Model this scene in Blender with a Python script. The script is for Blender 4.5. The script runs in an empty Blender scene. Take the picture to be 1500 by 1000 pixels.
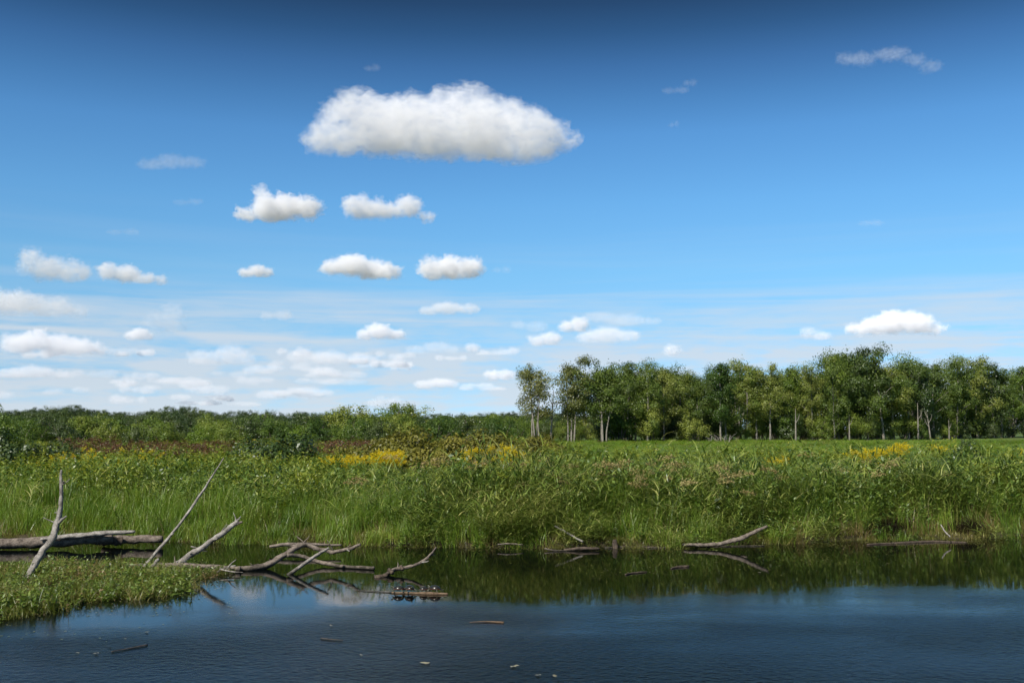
import bpy, math, random
import numpy as np
from mathutils import Vector, noise as mnoise

RNG = np.random.default_rng(7)
PI = math.pi
scene = bpy.context.scene
COL = scene.collection

# ------------------------------------------------------------------ camera
EYE = 3.2                        # metres above the water
FPX = 1500 * 35 / 36             # focal length in pixels of the photograph
HORIZON = 628.0                  # row of the horizon in the photograph
PITCH = math.atan((HORIZON - 500) / FPX)
cam_data = bpy.data.cameras.new('camera')
cam_data.lens = 35; cam_data.sensor_width = 36
cam_data.clip_start = 0.1; cam_data.clip_end = 80000
cam = bpy.data.objects.new('camera', cam_data)
cam.location = (0, 0, EYE); cam.rotation_euler = (PI / 2 + PITCH, 0, 0)
COL.objects.link(cam); scene.camera = cam

# ------------------------------------------------------------------ sun, sky, exposure
SUN_DIR = Vector((-0.44, -0.68, 0.72)).normalized()      # towards the sun: behind the camera, to the left
SUN_EL = math.asin(SUN_DIR.z); SUN_AZ = math.atan2(SUN_DIR.x, SUN_DIR.y)
sun_data = bpy.data.lights.new('sun', 'SUN')
sun_data.energy = 5.0; sun_data.angle = math.radians(0.5); sun_data.color = (1.0, 0.955, 0.88)
sun = bpy.data.objects.new('sun', sun_data)
sun.rotation_euler = SUN_DIR.to_track_quat('Z', 'Y').to_euler()
COL.objects.link(sun)

world = bpy.data.worlds.new('World'); scene.world = world
world.use_nodes = True
wt = world.node_tree; wt.nodes.clear()
def wn(t, **k):
    n = wt.nodes.new(t)
    for a, b in k.items(): setattr(n, a, b)
    return n
def wl(a, b): wt.links.new(a, b)
w_out = wn('ShaderNodeOutputWorld'); w_bg = wn('ShaderNodeBackground'); w_bg.inputs['Strength'].default_value = 0.077
sky = wn('ShaderNodeTexSky', sky_type='NISHITA', sun_disc=False, sun_elevation=SUN_EL, sun_rotation=SUN_AZ,
         altitude=250, air_density=1.0, dust_density=0.4, ozone_density=2.5)
tc = wn('ShaderNodeTexCoord'); sep = wn('ShaderNodeSeparateXYZ'); wl(tc.outputs['Generated'], sep.inputs[0])
el = wn('ShaderNodeMath', operation='MULTIPLY'); wl(sep.outputs['Z'], el.inputs[0]); el.inputs[1].default_value = 2.0
ramp = wn('ShaderNodeValToRGB'); wl(el.outputs[0], ramp.inputs[0])
# clear deep air: how much of the textbook sky is left at each height (sin of elevation x 2)
SKY_TINT = [(0.011, (0.769, 1.183, 2.007)), (0.093, (0.663, 0.979, 1.457)), (0.202, (0.729, 1.071, 1.336)), (0.311, (0.736, 1.191, 1.41)), (0.444, (0.691, 1.211, 1.483)), (0.573, (0.591, 1.093, 1.411)), (0.635, (0.473, 0.905, 1.194)), (0.696, (0.363, 0.694, 0.962)), (0.755, (0.237, 0.471, 0.654)), (0.806, (0.178, 0.325, 0.448))]
cr = ramp.color_ramp; cr.interpolation = 'B_SPLINE' if False else 'LINEAR'
while len(cr.elements) < len(SKY_TINT): cr.elements.new(0.5)
for e, (p, c) in zip(cr.elements, SKY_TINT): e.position = p; e.color = (*c, 1)
mul = wn('ShaderNodeMix', data_type='RGBA', blend_type='MULTIPLY'); mul.inputs[0].default_value = 1.0
wl(sky.outputs[0], mul.inputs[6]); wl(ramp.outputs[0], mul.inputs[7])
# thin high cirrus: long faint streaks low in the sky, and milky patches just above the horizon
def wmath(op, a, b):
    n = wn('ShaderNodeMath', operation=op)
    for i, v in enumerate((a, b)):
        if v is None: continue
        if isinstance(v, (int, float)): n.inputs[i].default_value = v
        else: wl(v, n.inputs[i])
    return n.outputs[0]
def wramp(src, pts):
    r = wn('ShaderNodeValToRGB'); wl(src, r.inputs[0]); c = r.color_ramp
    while len(c.elements) < len(pts): c.elements.new(0.5)
    for e, (p, v) in zip(c.elements, pts): e.position = p; e.color = (v, v, v, 1)
    return r.outputs[0]
def wnoise(scale, loc, nscale, detail, dist=0.0, rough=0.55):
    m = wn('ShaderNodeMapping'); wl(tc.outputs['Generated'], m.inputs[0])
    m.inputs['Scale'].default_value = scale; m.inputs['Location'].default_value = loc
    m.inputs['Rotation'].default_value = (0, math.radians(2.5), 0)
    n = wn('ShaderNodeTexNoise'); n.inputs['Scale'].default_value = nscale; n.inputs['Detail'].default_value = detail
    n.inputs['Roughness'].default_value = rough; n.inputs['Distortion'].default_value = dist
    wl(m.outputs[0], n.inputs['Vector']); return n.outputs[0]
streak = wramp(wnoise((1.0, 1.0, 26), (3.1, 0.2, 0.9), 2.1, 6, 0.4), [(0.42, 0), (0.66, 1)])
streak_band = wramp(sep.outputs['Z'], [(0.0, 0.5), (0.06, 0.9), (0.115, 0.85), (0.15, 0.12), (0.22, 0.0)])
patch = wramp(wnoise((1.0, 1.0, 5.5), (0.4, 0.7, 2.0), 13, 7, 0.2, 0.6), [(0.38, 0), (0.58, 1)])
patch_band = wramp(sep.outputs['Z'], [(0.0, 1.0), (0.065, 0.9), (0.10, 0.35), (0.14, 0.0)])
veil = wmath('ADD', wmath('MULTIPLY', streak, streak_band), wmath('MULTIPLY', patch, patch_band))
veil = wmath('MULTIPLY', wmath('MINIMUM', veil, 1.0), 0.74)
cir = wn('ShaderNodeMix', data_type='RGBA'); wl(veil, cir.inputs[0]); wl(mul.outputs[2], cir.inputs[6])
cir.inputs[7].default_value = (7.2, 7.7, 8.3, 1)
wl(cir.outputs[2], w_bg.inputs['Color']); wl(w_bg.outputs[0], w_out.inputs['Surface'])

vs = scene.view_settings
vs.view_transform = 'Standard'; vs.look = 'None'; vs.exposure = 0.3; vs.gamma = 1.0; vs.use_curve_mapping = False
scene.render.engine = 'CYCLES'
cy = scene.cycles
cy.max_bounces = 16; cy.diffuse_bounces = 2; cy.glossy_bounces = 3; cy.transmission_bounces = 3
cy.volume_bounces = 10; cy.transparent_max_bounces = 8
cy.caustics_reflective = False; cy.caustics_refractive = False
cy.use_adaptive_sampling = True; cy.adaptive_threshold = 0.02
cy.use_denoising = True; cy.denoiser = 'OPENIMAGEDENOISE'
scene.render.film_transparent = False

# ------------------------------------------------------------------ helpers
def ray(px, py):
    xc = (px - 750) / FPX; yc = (500 - py) / FPX
    c, s = math.cos(PITCH), math.sin(PITCH)
    return np.array((xc, c - s * yc, s + c * yc))
def at_z(px, py, z=0.0):
    """point of the plane z that shows at this place of the photograph"""
    d = ray(px, py); t = (z - EYE) / d[2]
    return np.array((0, 0, EYE)) + d * t
def at_y(px, py, y):
    d = ray(px, py); return np.array((0, 0, EYE)) + d * (y / d[1])
def tag(o, label=None, cat=None, group=None, kind=None):
    if label: o['label'] = label
    if cat: o['category'] = cat
    if group: o['group'] = group
    if kind: o['kind'] = kind
    return o
def empty(name, loc=(0, 0, 0), rz=0.0, scale=1.0):
    o = bpy.data.objects.new(name, None); o.location = loc; o.rotation_euler = (0, 0, rz)
    o.scale = (scale,) * 3 if np.isscalar(scale) else scale
    o.empty_display_size = 0.2
    COL.objects.link(o); return o
def link(name, me, parent=None, loc=(0, 0, 0), rot=(0, 0, 0), scale=(1, 1, 1)):
    o = bpy.data.objects.new(name, me); o.location = loc; o.rotation_euler = rot; o.scale = scale
    o.parent = parent; COL.objects.link(o); return o
def ordinal(n):
    ones = ['', 'first', 'second', 'third', 'fourth', 'fifth', 'sixth', 'seventh', 'eighth', 'ninth', 'tenth', 'eleventh', 'twelfth',
            'thirteenth', 'fourteenth', 'fifteenth', 'sixteenth', 'seventeenth', 'eighteenth', 'nineteenth']
    tens = {2: ('twenty', 'twentieth'), 3: ('thirty', 'thirtieth'), 4: ('forty', 'fortieth'), 5: ('fifty', 'fiftieth'), 6: ('sixty', 'sixtieth')}
    if n < 20: return ones[n]
    a, b = divmod(n, 10)
    return tens[a][1] if b == 0 else tens[a][0] + '-' + ones[b]

def mesh_pf(name, verts, faces, mat=None, smooth=False):
    me = bpy.data.meshes.new(name); me.from_pydata([tuple(v) for v in verts], [], [tuple(f) for f in faces])
    if mat: me.materials.append(mat)
    if smooth: me.polygons.foreach_set('use_smooth', [True] * len(me.polygons))
    me.update(); return me
class Quads:
    """collects loose quads (n,4,3), each with a tint value, for blades, leaves and petals"""
    def __init__(s): s.q = []; s.t = []; s.m = []
    def add(s, q, tint=0.5, mi=0):
        q = np.asarray(q, float).reshape(-1, 4, 3); s.q.append(q)
        s.t.append(np.broadcast_to(np.asarray(tint, float), (len(q),)).copy()); s.m.append(np.full(len(q), mi, np.int32))
    def build(s, name, mats):
        q = np.concatenate(s.q); t = np.concatenate(s.t); m = np.concatenate(s.m); n = len(q)
        me = bpy.data.meshes.new(name)
        me.vertices.add(4 * n); me.vertices.foreach_set('co', q.reshape(-1).astype(np.float32))
        me.loops.add(4 * n); me.loops.foreach_set('vertex_index', np.arange(4 * n, dtype=np.int32))
        me.polygons.add(n); me.polygons.foreach_set('loop_start', np.arange(0, 4 * n, 4, dtype=np.int32))
        for mt in (mats if isinstance(mats, (list, tuple)) else [mats]): me.materials.append(mt)
        me.polygons.foreach_set('material_index', m)
        a = me.attributes.new('tint', 'FLOAT', 'POINT'); a.data.foreach_set('value', np.repeat(t, 4).astype(np.float32))
        me.update(calc_edges=True); return me
def unit(v): return v / np.maximum(np.linalg.norm(v, axis=-1, keepdims=True), 1e-9)
def rand_dirs(n, rng): return unit(rng.normal(size=(n, 3)))
def blades(base, h, az, lean, curve, width, k=4, rng=RNG, zdrop=0.35):
    """n grass blades as strips of k quads -> (n*k,4,3); arrays or scalars"""
    base = np.asarray(base, float); n = len(base)
    f = lambda v: np.broadcast_to(np.asarray(v, float), (n,))[:, None]
    h, az, lean, curve, width = map(f, (h, az, lean, curve, width))
    s = np.linspace(0, 1, k + 1)[None, :]
    out = h * (lean * s + curve * s ** 2); up = h * (s - zdrop * curve * s ** 2)
    P = np.stack([base[:, :1] + np.cos(az) * out, base[:, 1:2] + np.sin(az) * out, base[:, 2:3] + up], -1)
    sa = az + PI / 2 + rng.uniform(-0.7, 0.7, (n, 1))
    w = width * 0.5 * np.clip((1 - s) ** 0.75, 0.06, 1) * np.clip(0.6 + 1.6 * s, 0, 1)
    S = np.stack([np.cos(sa) * w, np.sin(sa) * w, np.zeros_like(w)], -1)
    L, R = P - S, P + S
    return np.stack([L[:, :-1], R[:, :-1], R[:, 1:], L[:, 1:]], 2).reshape(-1, 4, 3)
def leaves(pos, d, length, width, rng=RNG, roll=None, face=None):
    """kite-shaped leaf faces -> (n,4,3)"""
    pos = np.asarray(pos, float); n = len(pos); d = unit(np.asarray(d, float))
    L = np.broadcast_to(np.asarray(length, float), (n,))[:, None]; W = np.broadcast_to(np.asarray(width, float), (n,))[:, None]
    ref = unit(np.array((0, 0, 1.0)) + (0.9 if roll is None else roll) * rng.normal(size=(n, 3)))
    if face is not None: ref = face                                   # leaf surface turned this way
    side = unit(np.cross(d, ref)); nrm = np.cross(side, d)
    mid = pos + d * L * 0.42 + nrm * L * 0.06
    return np.stack([pos, mid + side * W / 2, pos + d * L - nrm * L * 0.05, mid - side * W / 2], 1)
def catmull(p, n):
    p = np.asarray(p, float)
    if len(p) < 3: 
        t = np.linspace(0, 1, n)[:, None]; return p[0] * (1 - t) + p[-1] * t
    e = np.vstack([2 * p[0] - p[1], p, 2 * p[-1] - p[-2]])
    u = np.linspace(0, len(p) - 1 - 1e-6, n); i = u.astype(int); t = (u - i)[:, None]
    a, b, c, d = e[i], e[i + 1], e[i + 2], e[i + 3]
    return 0.5 * (2 * b + (c - a) * t + (2 * a - 5 * b + 4 * c - d) * t ** 2 + (3 * b - a - 3 * c + d) * t ** 3)
def tube(pts, rad, seg=8, n=None, bump=0.0, seed=0, flat=1.0):
    """tapered limb through pts -> verts, faces (closed)"""
    pts = np.asarray(pts, float); n = n or max(2, 4 * (len(pts) - 1) + 1)
    P = catmull(pts, n); R = np.interp(np.linspace(0, 1, n), np.linspace(0, 1, len(rad)), rad)
    T = unit(np.gradient(P, axis=0)); rng = np.random.default_rng(seed)
    up = np.array((0, 0, 1.0)) if abs(T[0, 2]) < 0.9 else np.array((1.0, 0, 0))
    V = []
    ridge = rng.normal(size=seg)
    for i in range(n):
        a = unit(np.cross(T[i], up)); b = np.cross(a, T[i]); up = b
        ang = np.arange(seg) * 2 * PI / seg
        r = R[i] * (1 + bump * (0.6 * ridge + 0.5 * rng.normal(size=seg)))
        V.append(P[i] + np.cos(ang)[:, None] * a * r[:, None] + np.sin(ang)[:, None] * b * r[:, None] * flat)
    V = np.vstack(V); F = []
    for i in range(n - 1):
        for j in range(seg):
            k = (j + 1) % seg
            F.append((i * seg + j, i * seg + k, (i + 1) * seg + k, (i + 1) * seg + j))
    F.append(tuple(range(seg - 1, -1, -1))); F.append(tuple(range((n - 1) * seg, n * seg)))
    return V, F
def merge(parts):
    V, F, o = [], [], 0
    for v, f in parts:
        V.append(v); F += [tuple(i + o for i in g) for g in f]; o += len(v)
    return np.vstack(V), F

# ------------------------------------------------------------------ materials
def new_mat(name):
    m = bpy.data.materials.new(name); m.use_nodes = True; nt = m.node_tree; nt.nodes.clear()
    out = nt.nodes.new('ShaderNodeOutputMaterial'); return m, nt, out
def ramp_node(nt, pts):
    r = nt.nodes.new('ShaderNodeValToRGB'); c = r.color_ramp
    while len(c.elements) < len(pts): c.elements.new(0.5)
    for e, (p, col) in zip(c.elements, pts): e.position = p; e.color = (*col, 1)
    return r
def mnode(nt, op, a, b=None):
    n = nt.nodes.new('ShaderNodeMath'); n.operation = op
    for i, v in enumerate((a, b)):
        if v is None: continue
        if isinstance(v, (int, float)): n.inputs[i].default_value = v
        else: nt.links.new(v, n.inputs[i])
    return n.outputs[0]
def foliage(name, cols, transl=0.28, rnd=0.7, gloss=0.5):
    """leaf material: colour from the leaf's own tint and the plant's own random value"""
    cols = [(c[0] * 1.12, c[1] * 1.08, c[2] * 0.82) for c in cols]
    m, nt, out = new_mat(name); L = nt.links.new
    at = nt.nodes.new('ShaderNodeAttribute'); at.attribute_name = 'tint'
    oi = nt.nodes.new('ShaderNodeObjectInfo')
    f = mnode(nt, 'ADD', at.outputs['Fac'], mnode(nt, 'MULTIPLY', mnode(nt, 'SUBTRACT', oi.outputs['Random'], 0.5), rnd))
    pn = nt.nodes.new('ShaderNodeTexNoise'); pn.inputs['Scale'].default_value = 0.55; pn.inputs['Detail'].default_value = 2; L(oi.outputs['Location'], pn.inputs['Vector'])
    f = mnode(nt, 'ADD', f, mnode(nt, 'MULTIPLY', mnode(nt, 'SUBTRACT', pn.outputs[0], 0.5), 1.1))      # neighbours share their shade of green
    r = ramp_node(nt, [(i / (len(cols) - 1), c) for i, c in enumerate(cols)]); L(f, r.inputs[0])
    p = nt.nodes.new('ShaderNodeBsdfPrincipled'); p.inputs['Roughness'].default_value = 0.42
    p.inputs['Specular IOR Level'].default_value = gloss; L(r.outputs[0], p.inputs['Base Color'])
    t = nt.nodes.new('ShaderNodeBsdfTranslucent')
    hs = nt.nodes.new('ShaderNodeHueSaturation'); hs.inputs['Saturation'].default_value = 1.1; hs.inputs['Value'].default_value = 1.25
    L(r.outputs[0], hs.inputs['Color']); L(hs.outputs[0], t.inputs['Color'])
    mx = nt.nodes.new('ShaderNodeMixShader'); mx.inputs[0].default_value = transl
    L(p.outputs[0], mx.inputs[1]); L(t.outputs[0], mx.inputs[2]); L(mx.outputs[0], out.inputs[0])
    return m
def wood(name, light, dark, scale=6.0, wet=False):
    """weathered wood or bark: streaks along the grain, cracks, dirt"""
    m, nt, out = new_mat(name); L = nt.links.new
    tcn = nt.nodes.new('ShaderNodeTexCoord')
    n1 = nt.nodes.new('ShaderNodeTexNoise'); n1.inputs['Scale'].default_value = scale; n1.inputs['Detail'].default_value = 7; n1.inputs['Roughness'].default_value = 0.65
    n2 = nt.nodes.new('ShaderNodeTexNoise'); n2.inputs['Scale'].default_value = scale * 5; n2.inputs['Detail'].default_value = 4
    L(tcn.outputs['Object'], n1.inputs['Vector']); L(tcn.outputs['Object'], n2.inputs['Vector'])
    f = mnode(nt, 'ADD', mnode(nt, 'MULTIPLY', n1.outputs[0], 0.65), mnode(nt, 'MULTIPLY', n2.outputs[0], 0.35))
    mid = tuple((a + b) / 2 for a, b in zip(light, dark))
    r = ramp_node(nt, [(0.36, dark), (0.5, mid), (0.62, light)]); L(f, r.inputs[0])
    p = nt.nodes.new('ShaderNodeBsdfPrincipled'); p.inputs['Roughness'].default_value = 0.85; p.inputs['Specular IOR Level'].default_value = 0.2
    if wet:                                                            # soaked dark and slick where the wood stands in the river
        geo = nt.nodes.new('ShaderNodeNewGeometry'); sp = nt.nodes.new('ShaderNodeSeparateXYZ'); L(geo.outputs['Position'], sp.inputs[0])
        mr = nt.nodes.new('ShaderNodeMapRange'); mr.inputs[1].default_value = 0.02; mr.inputs[2].default_value = 0.13; mr.inputs[3].default_value = 0.85; mr.inputs[4].default_value = 0.0
        L(mnode(nt, 'ADD', sp.outputs['Z'], mnode(nt, 'MULTIPLY', mnode(nt, 'SUBTRACT', n1.outputs[0], 0.5), 0.25)), mr.inputs[0])
        mx = nt.nodes.new('ShaderNodeMix'); mx.data_type = 'RGBA'; L(mr.outputs[0], mx.inputs[0]); L(r.outputs[0], mx.inputs[6]); mx.inputs[7].default_value = (0.028, 0.026, 0.018, 1)
        L(mx.outputs[2], p.inputs['Base Color'])
    else: L(r.outputs[0], p.inputs['Base Color'])
    b = nt.nodes.new('ShaderNodeBump'); b.inputs['Strength'].default_value = 0.9; b.inputs['Distance'].default_value = 0.03
    L(f, b.inputs['Height']); L(b.outputs[0], p.inputs['Normal']); L(p.outputs[0], out.inputs[0]); return m
def plain(name, col, rough=0.5, metallic=0.0, vary=0.12, scale=8.0):
    m, nt, out = new_mat(name); L = nt.links.new
    tcn = nt.nodes.new('ShaderNodeTexCoord'); n1 = nt.nodes.new('ShaderNodeTexNoise'); n1.inputs['Scale'].default_value = scale; n1.inputs['Detail'].default_value = 5
    L(tcn.outputs['Object'], n1.inputs['Vector'])
    r = ramp_node(nt, [(0.3, tuple(c * (1 - vary) for c in col)), (0.7, tuple(min(1, c * (1 + vary)) for c in col))]); L(n1.outputs[0], r.inputs[0])
    p = nt.nodes.new('ShaderNodeBsdfPrincipled'); p.inputs['Roughness'].default_value = rough; p.inputs['Metallic'].default_value = metallic
    L(r.outputs[0], p.inputs['Base Color']); L(p.outputs[0], out.inputs[0]); return m

# ------------------------------------------------------------------ clouds: closed billowy bodies of thin scattering air, kilometres away
def cloud_mat(density, grain=None):
    """even vapour, or (grain = size of its tatters in metres) vapour torn into wisps"""
    m, nt, out = new_mat('cloud_vapour')
    v = nt.nodes.new('ShaderNodeVolumePrincipled'); v.inputs['Color'].default_value = (1.0, 0.994, 0.998, 1)
    v.inputs['Density'].default_value = density; v.inputs['Anisotropy'].default_value = CLOUD_G
    if grain:
        tcn = nt.nodes.new('ShaderNodeTexCoord'); mp = nt.nodes.new('ShaderNodeMapping'); mp.inputs['Scale'].default_value = (0.8 / grain, 0.8 / grain, 1.3 / grain)
        nz = nt.nodes.new('ShaderNodeTexNoise'); nz.inputs['Scale'].default_value = 1.0; nz.inputs['Detail'].default_value = 4; nz.inputs['Roughness'].default_value = 0.62; nz.inputs['Distortion'].default_value = 0.6
        mr = nt.nodes.new('ShaderNodeMapRange'); mr.inputs[1].default_value = 0.44; mr.inputs[2].default_value = 0.64; mr.inputs[4].default_value = density * 2.2
        nt.links.new(tcn.outputs['Object'], mp.inputs[0]); nt.links.new(mp.outputs[0], nz.inputs['Vector']); nt.links.new(nz.outputs[0], mr.inputs[0]); nt.links.new(mr.outputs[0], v.inputs['Density'])
    nt.links.new(v.outputs[0], out.inputs['Volume']); return m
CLOUD_G = -0.35
def ico(sub):
    import bmesh
    bm = bmesh.new(); bmesh.ops.create_icosphere(bm, subdivisions=sub, radius=1.0)
    V = np.array([v.co[:] for v in bm.verts]); F = [tuple(v.index for v in f.verts) for f in bm.faces]; bm.free(); return V, F
ICO3 = ico(3); ICO2 = ico(2)
def cloud(label, blobs, tau, seed, group=None, res=46, rough=1.15, base=None, torn=True):
    """blobs: (px, py, rx, ry) lobes of the outline; the base height of the layer (1.0 km) gives the distance"""
    rng = np.random.default_rng(seed)
    b = np.array(blobs, float)
    cx, bot = (b[:, 0].min() + b[:, 0].max()) / 2, (b[:, 1] + b[:, 3]).max()
    bot = base if base is not None else bot
    D = min(26000.0, 1000.0 / max(0.01, (HORIZON - bot) / FPX))
    sc = D / FPX
    O = at_y(cx, bot, D)
    parts = []
    for (px, py, rx, ry) in blobs:
        V = ICO3[0] * np.array((rx, (rx * ry) ** 0.5 * 1.15, ry)) * sc
        c = np.array(((px - cx) * sc, rng.uniform(-0.25, 0.25) * rx * sc, (bot - py) * sc))
        parts.append((V + c, ICO3[1]))
    V, F = merge(parts)
    V[:, 2] = np.where(V[:, 2] < 0, V[:, 2] * 0.12, V[:, 2])                    # flat base
    me = mesh_pf('tmp', V, F); ob = bpy.data.objects.new('tmp', me); COL.objects.link(ob)
    span = (b[:, 0] + b[:, 2]).max() - (b[:, 0] - b[:, 2]).min()
    md = ob.modifiers.new('r', 'REMESH'); md.mode = 'VOXEL'; md.voxel_size = span * sc / res; md.use_smooth_shade = True
    dg = bpy.context.evaluated_depsgraph_get(); me2 = bpy.data.meshes.new_from_object(ob.evaluated_get(dg))
    bpy.data.objects.remove(ob); bpy.data.meshes.remove(me)
    n = len(me2.vertices); co = np.empty(n * 3, np.float32); me2.vertices.foreach_get('co', co); co = co.reshape(-1, 3).astype(float)
    no = np.empty(n * 3, np.float32); me2.vertex_normals.foreach_get('vector', no); no = no.reshape(-1, 3)
    h = np.median(b[:, 3]) * sc
    k1, k2 = 1.1 / h, 3.2 / h
    off = Vector((seed * 3.7, seed * 1.3, 0))
    d = np.empty(n); w1 = np.empty((n, 3)); w2 = np.empty((n, 3))
    for i in range(n):
        p = Vector(co[i])
        d[i] = 0.34 * mnoise.noise(p * k1 + off) + 0.20 * mnoise.fractal(p * k2 + off, 0.8, 2.1, 3)
        q = Vector((p.x * 0.7, p.y * 0.7, p.z * 1.3))
        w1[i] = mnoise.noise_vector(q * k1 * 1.3 - off); w2[i] = mnoise.turbulence_vector(q * k2 * 0.9 - off, 3, False)
    lift = np.clip(0.25 + co[:, 2] / (0.8 * h), 0.22, 1.0)
    core = co + no * (h * rough * lift * d - 0.20 * h)[:, None]
    depth = np.median((b[:, 2] * b[:, 3]) ** 0.5) * 2 * sc
    me2.vertices.foreach_set('co', core.astype(np.float32).reshape(-1)); me2.name = 'cloud'
    me2.materials.clear()
    fr = me2.copy(); fr.name = 'fringe'; fr2 = me2.copy(); fr2.name = 'veil'
    me2.materials.append(cloud_mat(tau * 0.34 / depth)); me2.update()
    o = link('cloud', me2, None, O)
    tag(o, label, 'cloud', group)
    for me3, grow, rag, k, gr in ((fr, 0.03, 0.20, 0.40, 0.55), (fr2, 0.20, 0.42, 0.34, 0.42)):
        out = co + no * (h * (rough * lift * d + grow * (0.4 + 0.6 * lift)))[:, None] + (w1 * 0.8 + w2 * 0.6) * np.array((1.4, 1.0, 0.8)) * (rag * h * rough * (0.35 + 0.65 * lift))[:, None]
        me3.vertices.foreach_set('co', out.astype(np.float32).reshape(-1))
        me3.materials.append(cloud_mat(tau * 0.8 * k / depth, gr * h if torn else None)); me3.update()
        link('wispy_fringe', me3, o)
    return o
cloud('large white flat-bottomed cloud, biggest in the sky, above all the others',
      [(472, 200, 26, 26), (490, 168, 28, 24), (525, 160, 48, 26), (560, 178, 60, 42), (610, 180, 60, 40), (660, 160, 45, 32), (692, 150, 36, 26), (700, 190, 70, 42),
       (740, 168, 40, 28), (772, 198, 50, 34), (785, 168, 18, 14), (800, 200, 36, 26), (826, 208, 24, 14), (842, 200, 12, 9), (500, 205, 60, 20), (640, 205, 90, 24), (760, 222, 62, 20)], 2.3, 1, res=150, rough=0.85, base=238)
cloud('small bright cloud with a wisp rising from its top, below the big cloud\'s left end',
      [(365, 314, 20, 9), (395, 305, 28, 20), (415, 302, 30, 19), (448, 304, 23, 16), (380, 282, 6, 9)], 4.0, 2, res=80, base=324)
cloud('small cloud with two white humps, below the middle of the big cloud',
      [(525, 303, 24, 16), (548, 308, 30, 13), (597, 301, 20, 16), (575, 308, 26, 10), (626, 318, 14, 7)], 2.6, 3, res=80, base=326)
cloud('elongated white cloud with a ragged left end, lower of the pair nearest mid-sky',
      [(488, 390, 20, 11), (515, 388, 30, 15), (540, 393, 28, 14), (568, 398, 20, 11)], 4.0, 4, res=80, base=410)
cloud('small loaf-shaped white cloud with a straight base and blunt ends',
      [(635, 394, 22, 15), (660, 391, 28, 15), (685, 392, 22, 15)], 4.0, 5, res=80, base=409)
cloud('tiny flat cloud at the end of a faint streak',
      [(362, 399, 13, 7), (378, 397, 14, 9), (391, 399, 9, 7)], 2.4, 6, base=406)
cloud('soft pale cloud with a raised left shoulder, leftmost of its row',
      [(45, 382, 20, 17), (70, 392, 30, 17), (100, 396, 28, 15), (122, 398, 14, 11)], 1.5, 7, res=60, base=414)
cloud('small cloud tapering to a thin tail, beside the one with a raised shoulder',
      [(158, 396, 15, 13), (182, 400, 22, 12), (212, 408, 18, 7), (236, 410, 9, 8)], 2.0, 8, res=60, base=416)
cloud('grey faded cloud bank cut by the left picture edge',
      [(-5, 440, 40, 17), (35, 443, 40, 17), (75, 449, 32, 14), (105, 456, 22, 9)], 1.3, 9, res=60, base=464)
cloud('bright low cloud with a shaded blue-grey base near the left picture edge',
      [(22, 503, 22, 14), (50, 500, 30, 15), (85, 504, 34, 14), (120, 508, 30, 11), (148, 513, 14, 7)], 3.0, 10, res=70, base=521)
cloud('faint wispy cloud high up at the left',
      [(222, 242, 22, 8), (250, 236, 26, 10), (280, 237, 22, 8)], 0.30, 11, res=70, rough=1.5, base=248)
cloud('faint arched wisp of cloud high up at the right',
      [(1238, 86, 18, 8), (1265, 84, 22, 9), (1305, 80, 28, 9), (1340, 88, 18, 8), (1365, 98, 16, 9)], 0.24, 12, res=80, rough=1.5, base=106)
cloud('bright white lens-shaped cloud above the tall trees at the right',
      [(1262, 481, 22, 8), (1290, 476, 30, 13), (1315, 471, 30, 16), (1340, 473, 26, 16), (1366, 482, 16, 8)], 4.0, 13, res=80, base=491)
cloud('small white cloud with a long pale base, left of the isolated poplar',
      [(535, 490, 13, 8), (555, 485, 20, 11), (578, 490, 15, 7)], 2.6, 14, base=497)
cloud('thin flat cloud lying along a streak, over the gap in the trees',
      [(628, 455, 16, 7), (655, 451, 26, 9), (688, 453, 18, 7)], 1.2, 15, base=461)
cloud('small bright puff above a grey cloud patch over the tree line',
      [(832, 478, 14, 8), (848, 475, 15, 11)], 2.4, 16, base=486)
cloud('small pale puff just above the two leftmost tall trees',
      [(788, 499, 14, 8), (806, 496, 16, 10)], 1.9, 17, base=506)
cloud('broad grey cloud patch resting above the tall trees',
      [(862, 494, 20, 9), (888, 490, 30, 12), (918, 492, 22, 9)], 1.1, 18, base=502)
cloud('shadowy thin cloud beside the small bright puff over the tree line',
      [(878, 464, 24, 8), (915, 468, 34, 9), (950, 470, 20, 6)], 0.45, 19, base=476)
cloud('smoky grey patch of cloud left of the bright puff, over the tree line',
      [(785, 478, 18, 8), (760, 476, 14, 6)], 0.35, 20, base=486)
cloud('ragged faint grey cloud above the bright low cloud',
      [(232, 470, 24, 15), (252, 462, 18, 16), (255, 478, 18, 10)], 0.5, 21, rough=1.4, base=487)
cloud('two faint grey scraps of cloud above the red-brown marsh',
      [(392, 463, 12, 6), (415, 462, 16, 7)], 0.5, 22, base=470)
cloud('small bright puff at the end of the bright low cloud',
      [(192, 491, 10, 7), (206, 489, 14, 9), (217, 492, 8, 6)], 2.0, 123, rough=0.8, base=498)
cloud('long flat cloud low over the wooded horizon',
      [(440, 522, 22, 9), (480, 524, 34, 10), (525, 526, 28, 9)], 1.1, 24, base=533)
cloud('small round puff over the nearest gap in the right-hand trees',
      [(1183, 487, 11, 9), (1200, 492, 16, 7)], 0.9, 25, base=498)
cloud('white puff left of the isolated poplar, low in the sky',
      [(722, 550, 14, 8), (740, 549, 14, 8)], 2.0, 26, base=557)
cloud('flat white cloud low over the wooded horizon, under the smoky strip',
      [(622, 563, 16, 6), (645, 561, 22, 7), (662, 563, 10, 6)], 1.6, 27, base=568)
cloud('dim strip of cloud below the bright puff and left of the trees',
      [(610, 512, 18, 7), (640, 508, 24, 8), (660, 512, 14, 6)], 0.5, 28, base=518)
cloud('tiny round puff beside the dim strip of cloud',
      [(692, 510, 11, 7)], 1.3, 29, base=516)
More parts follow.
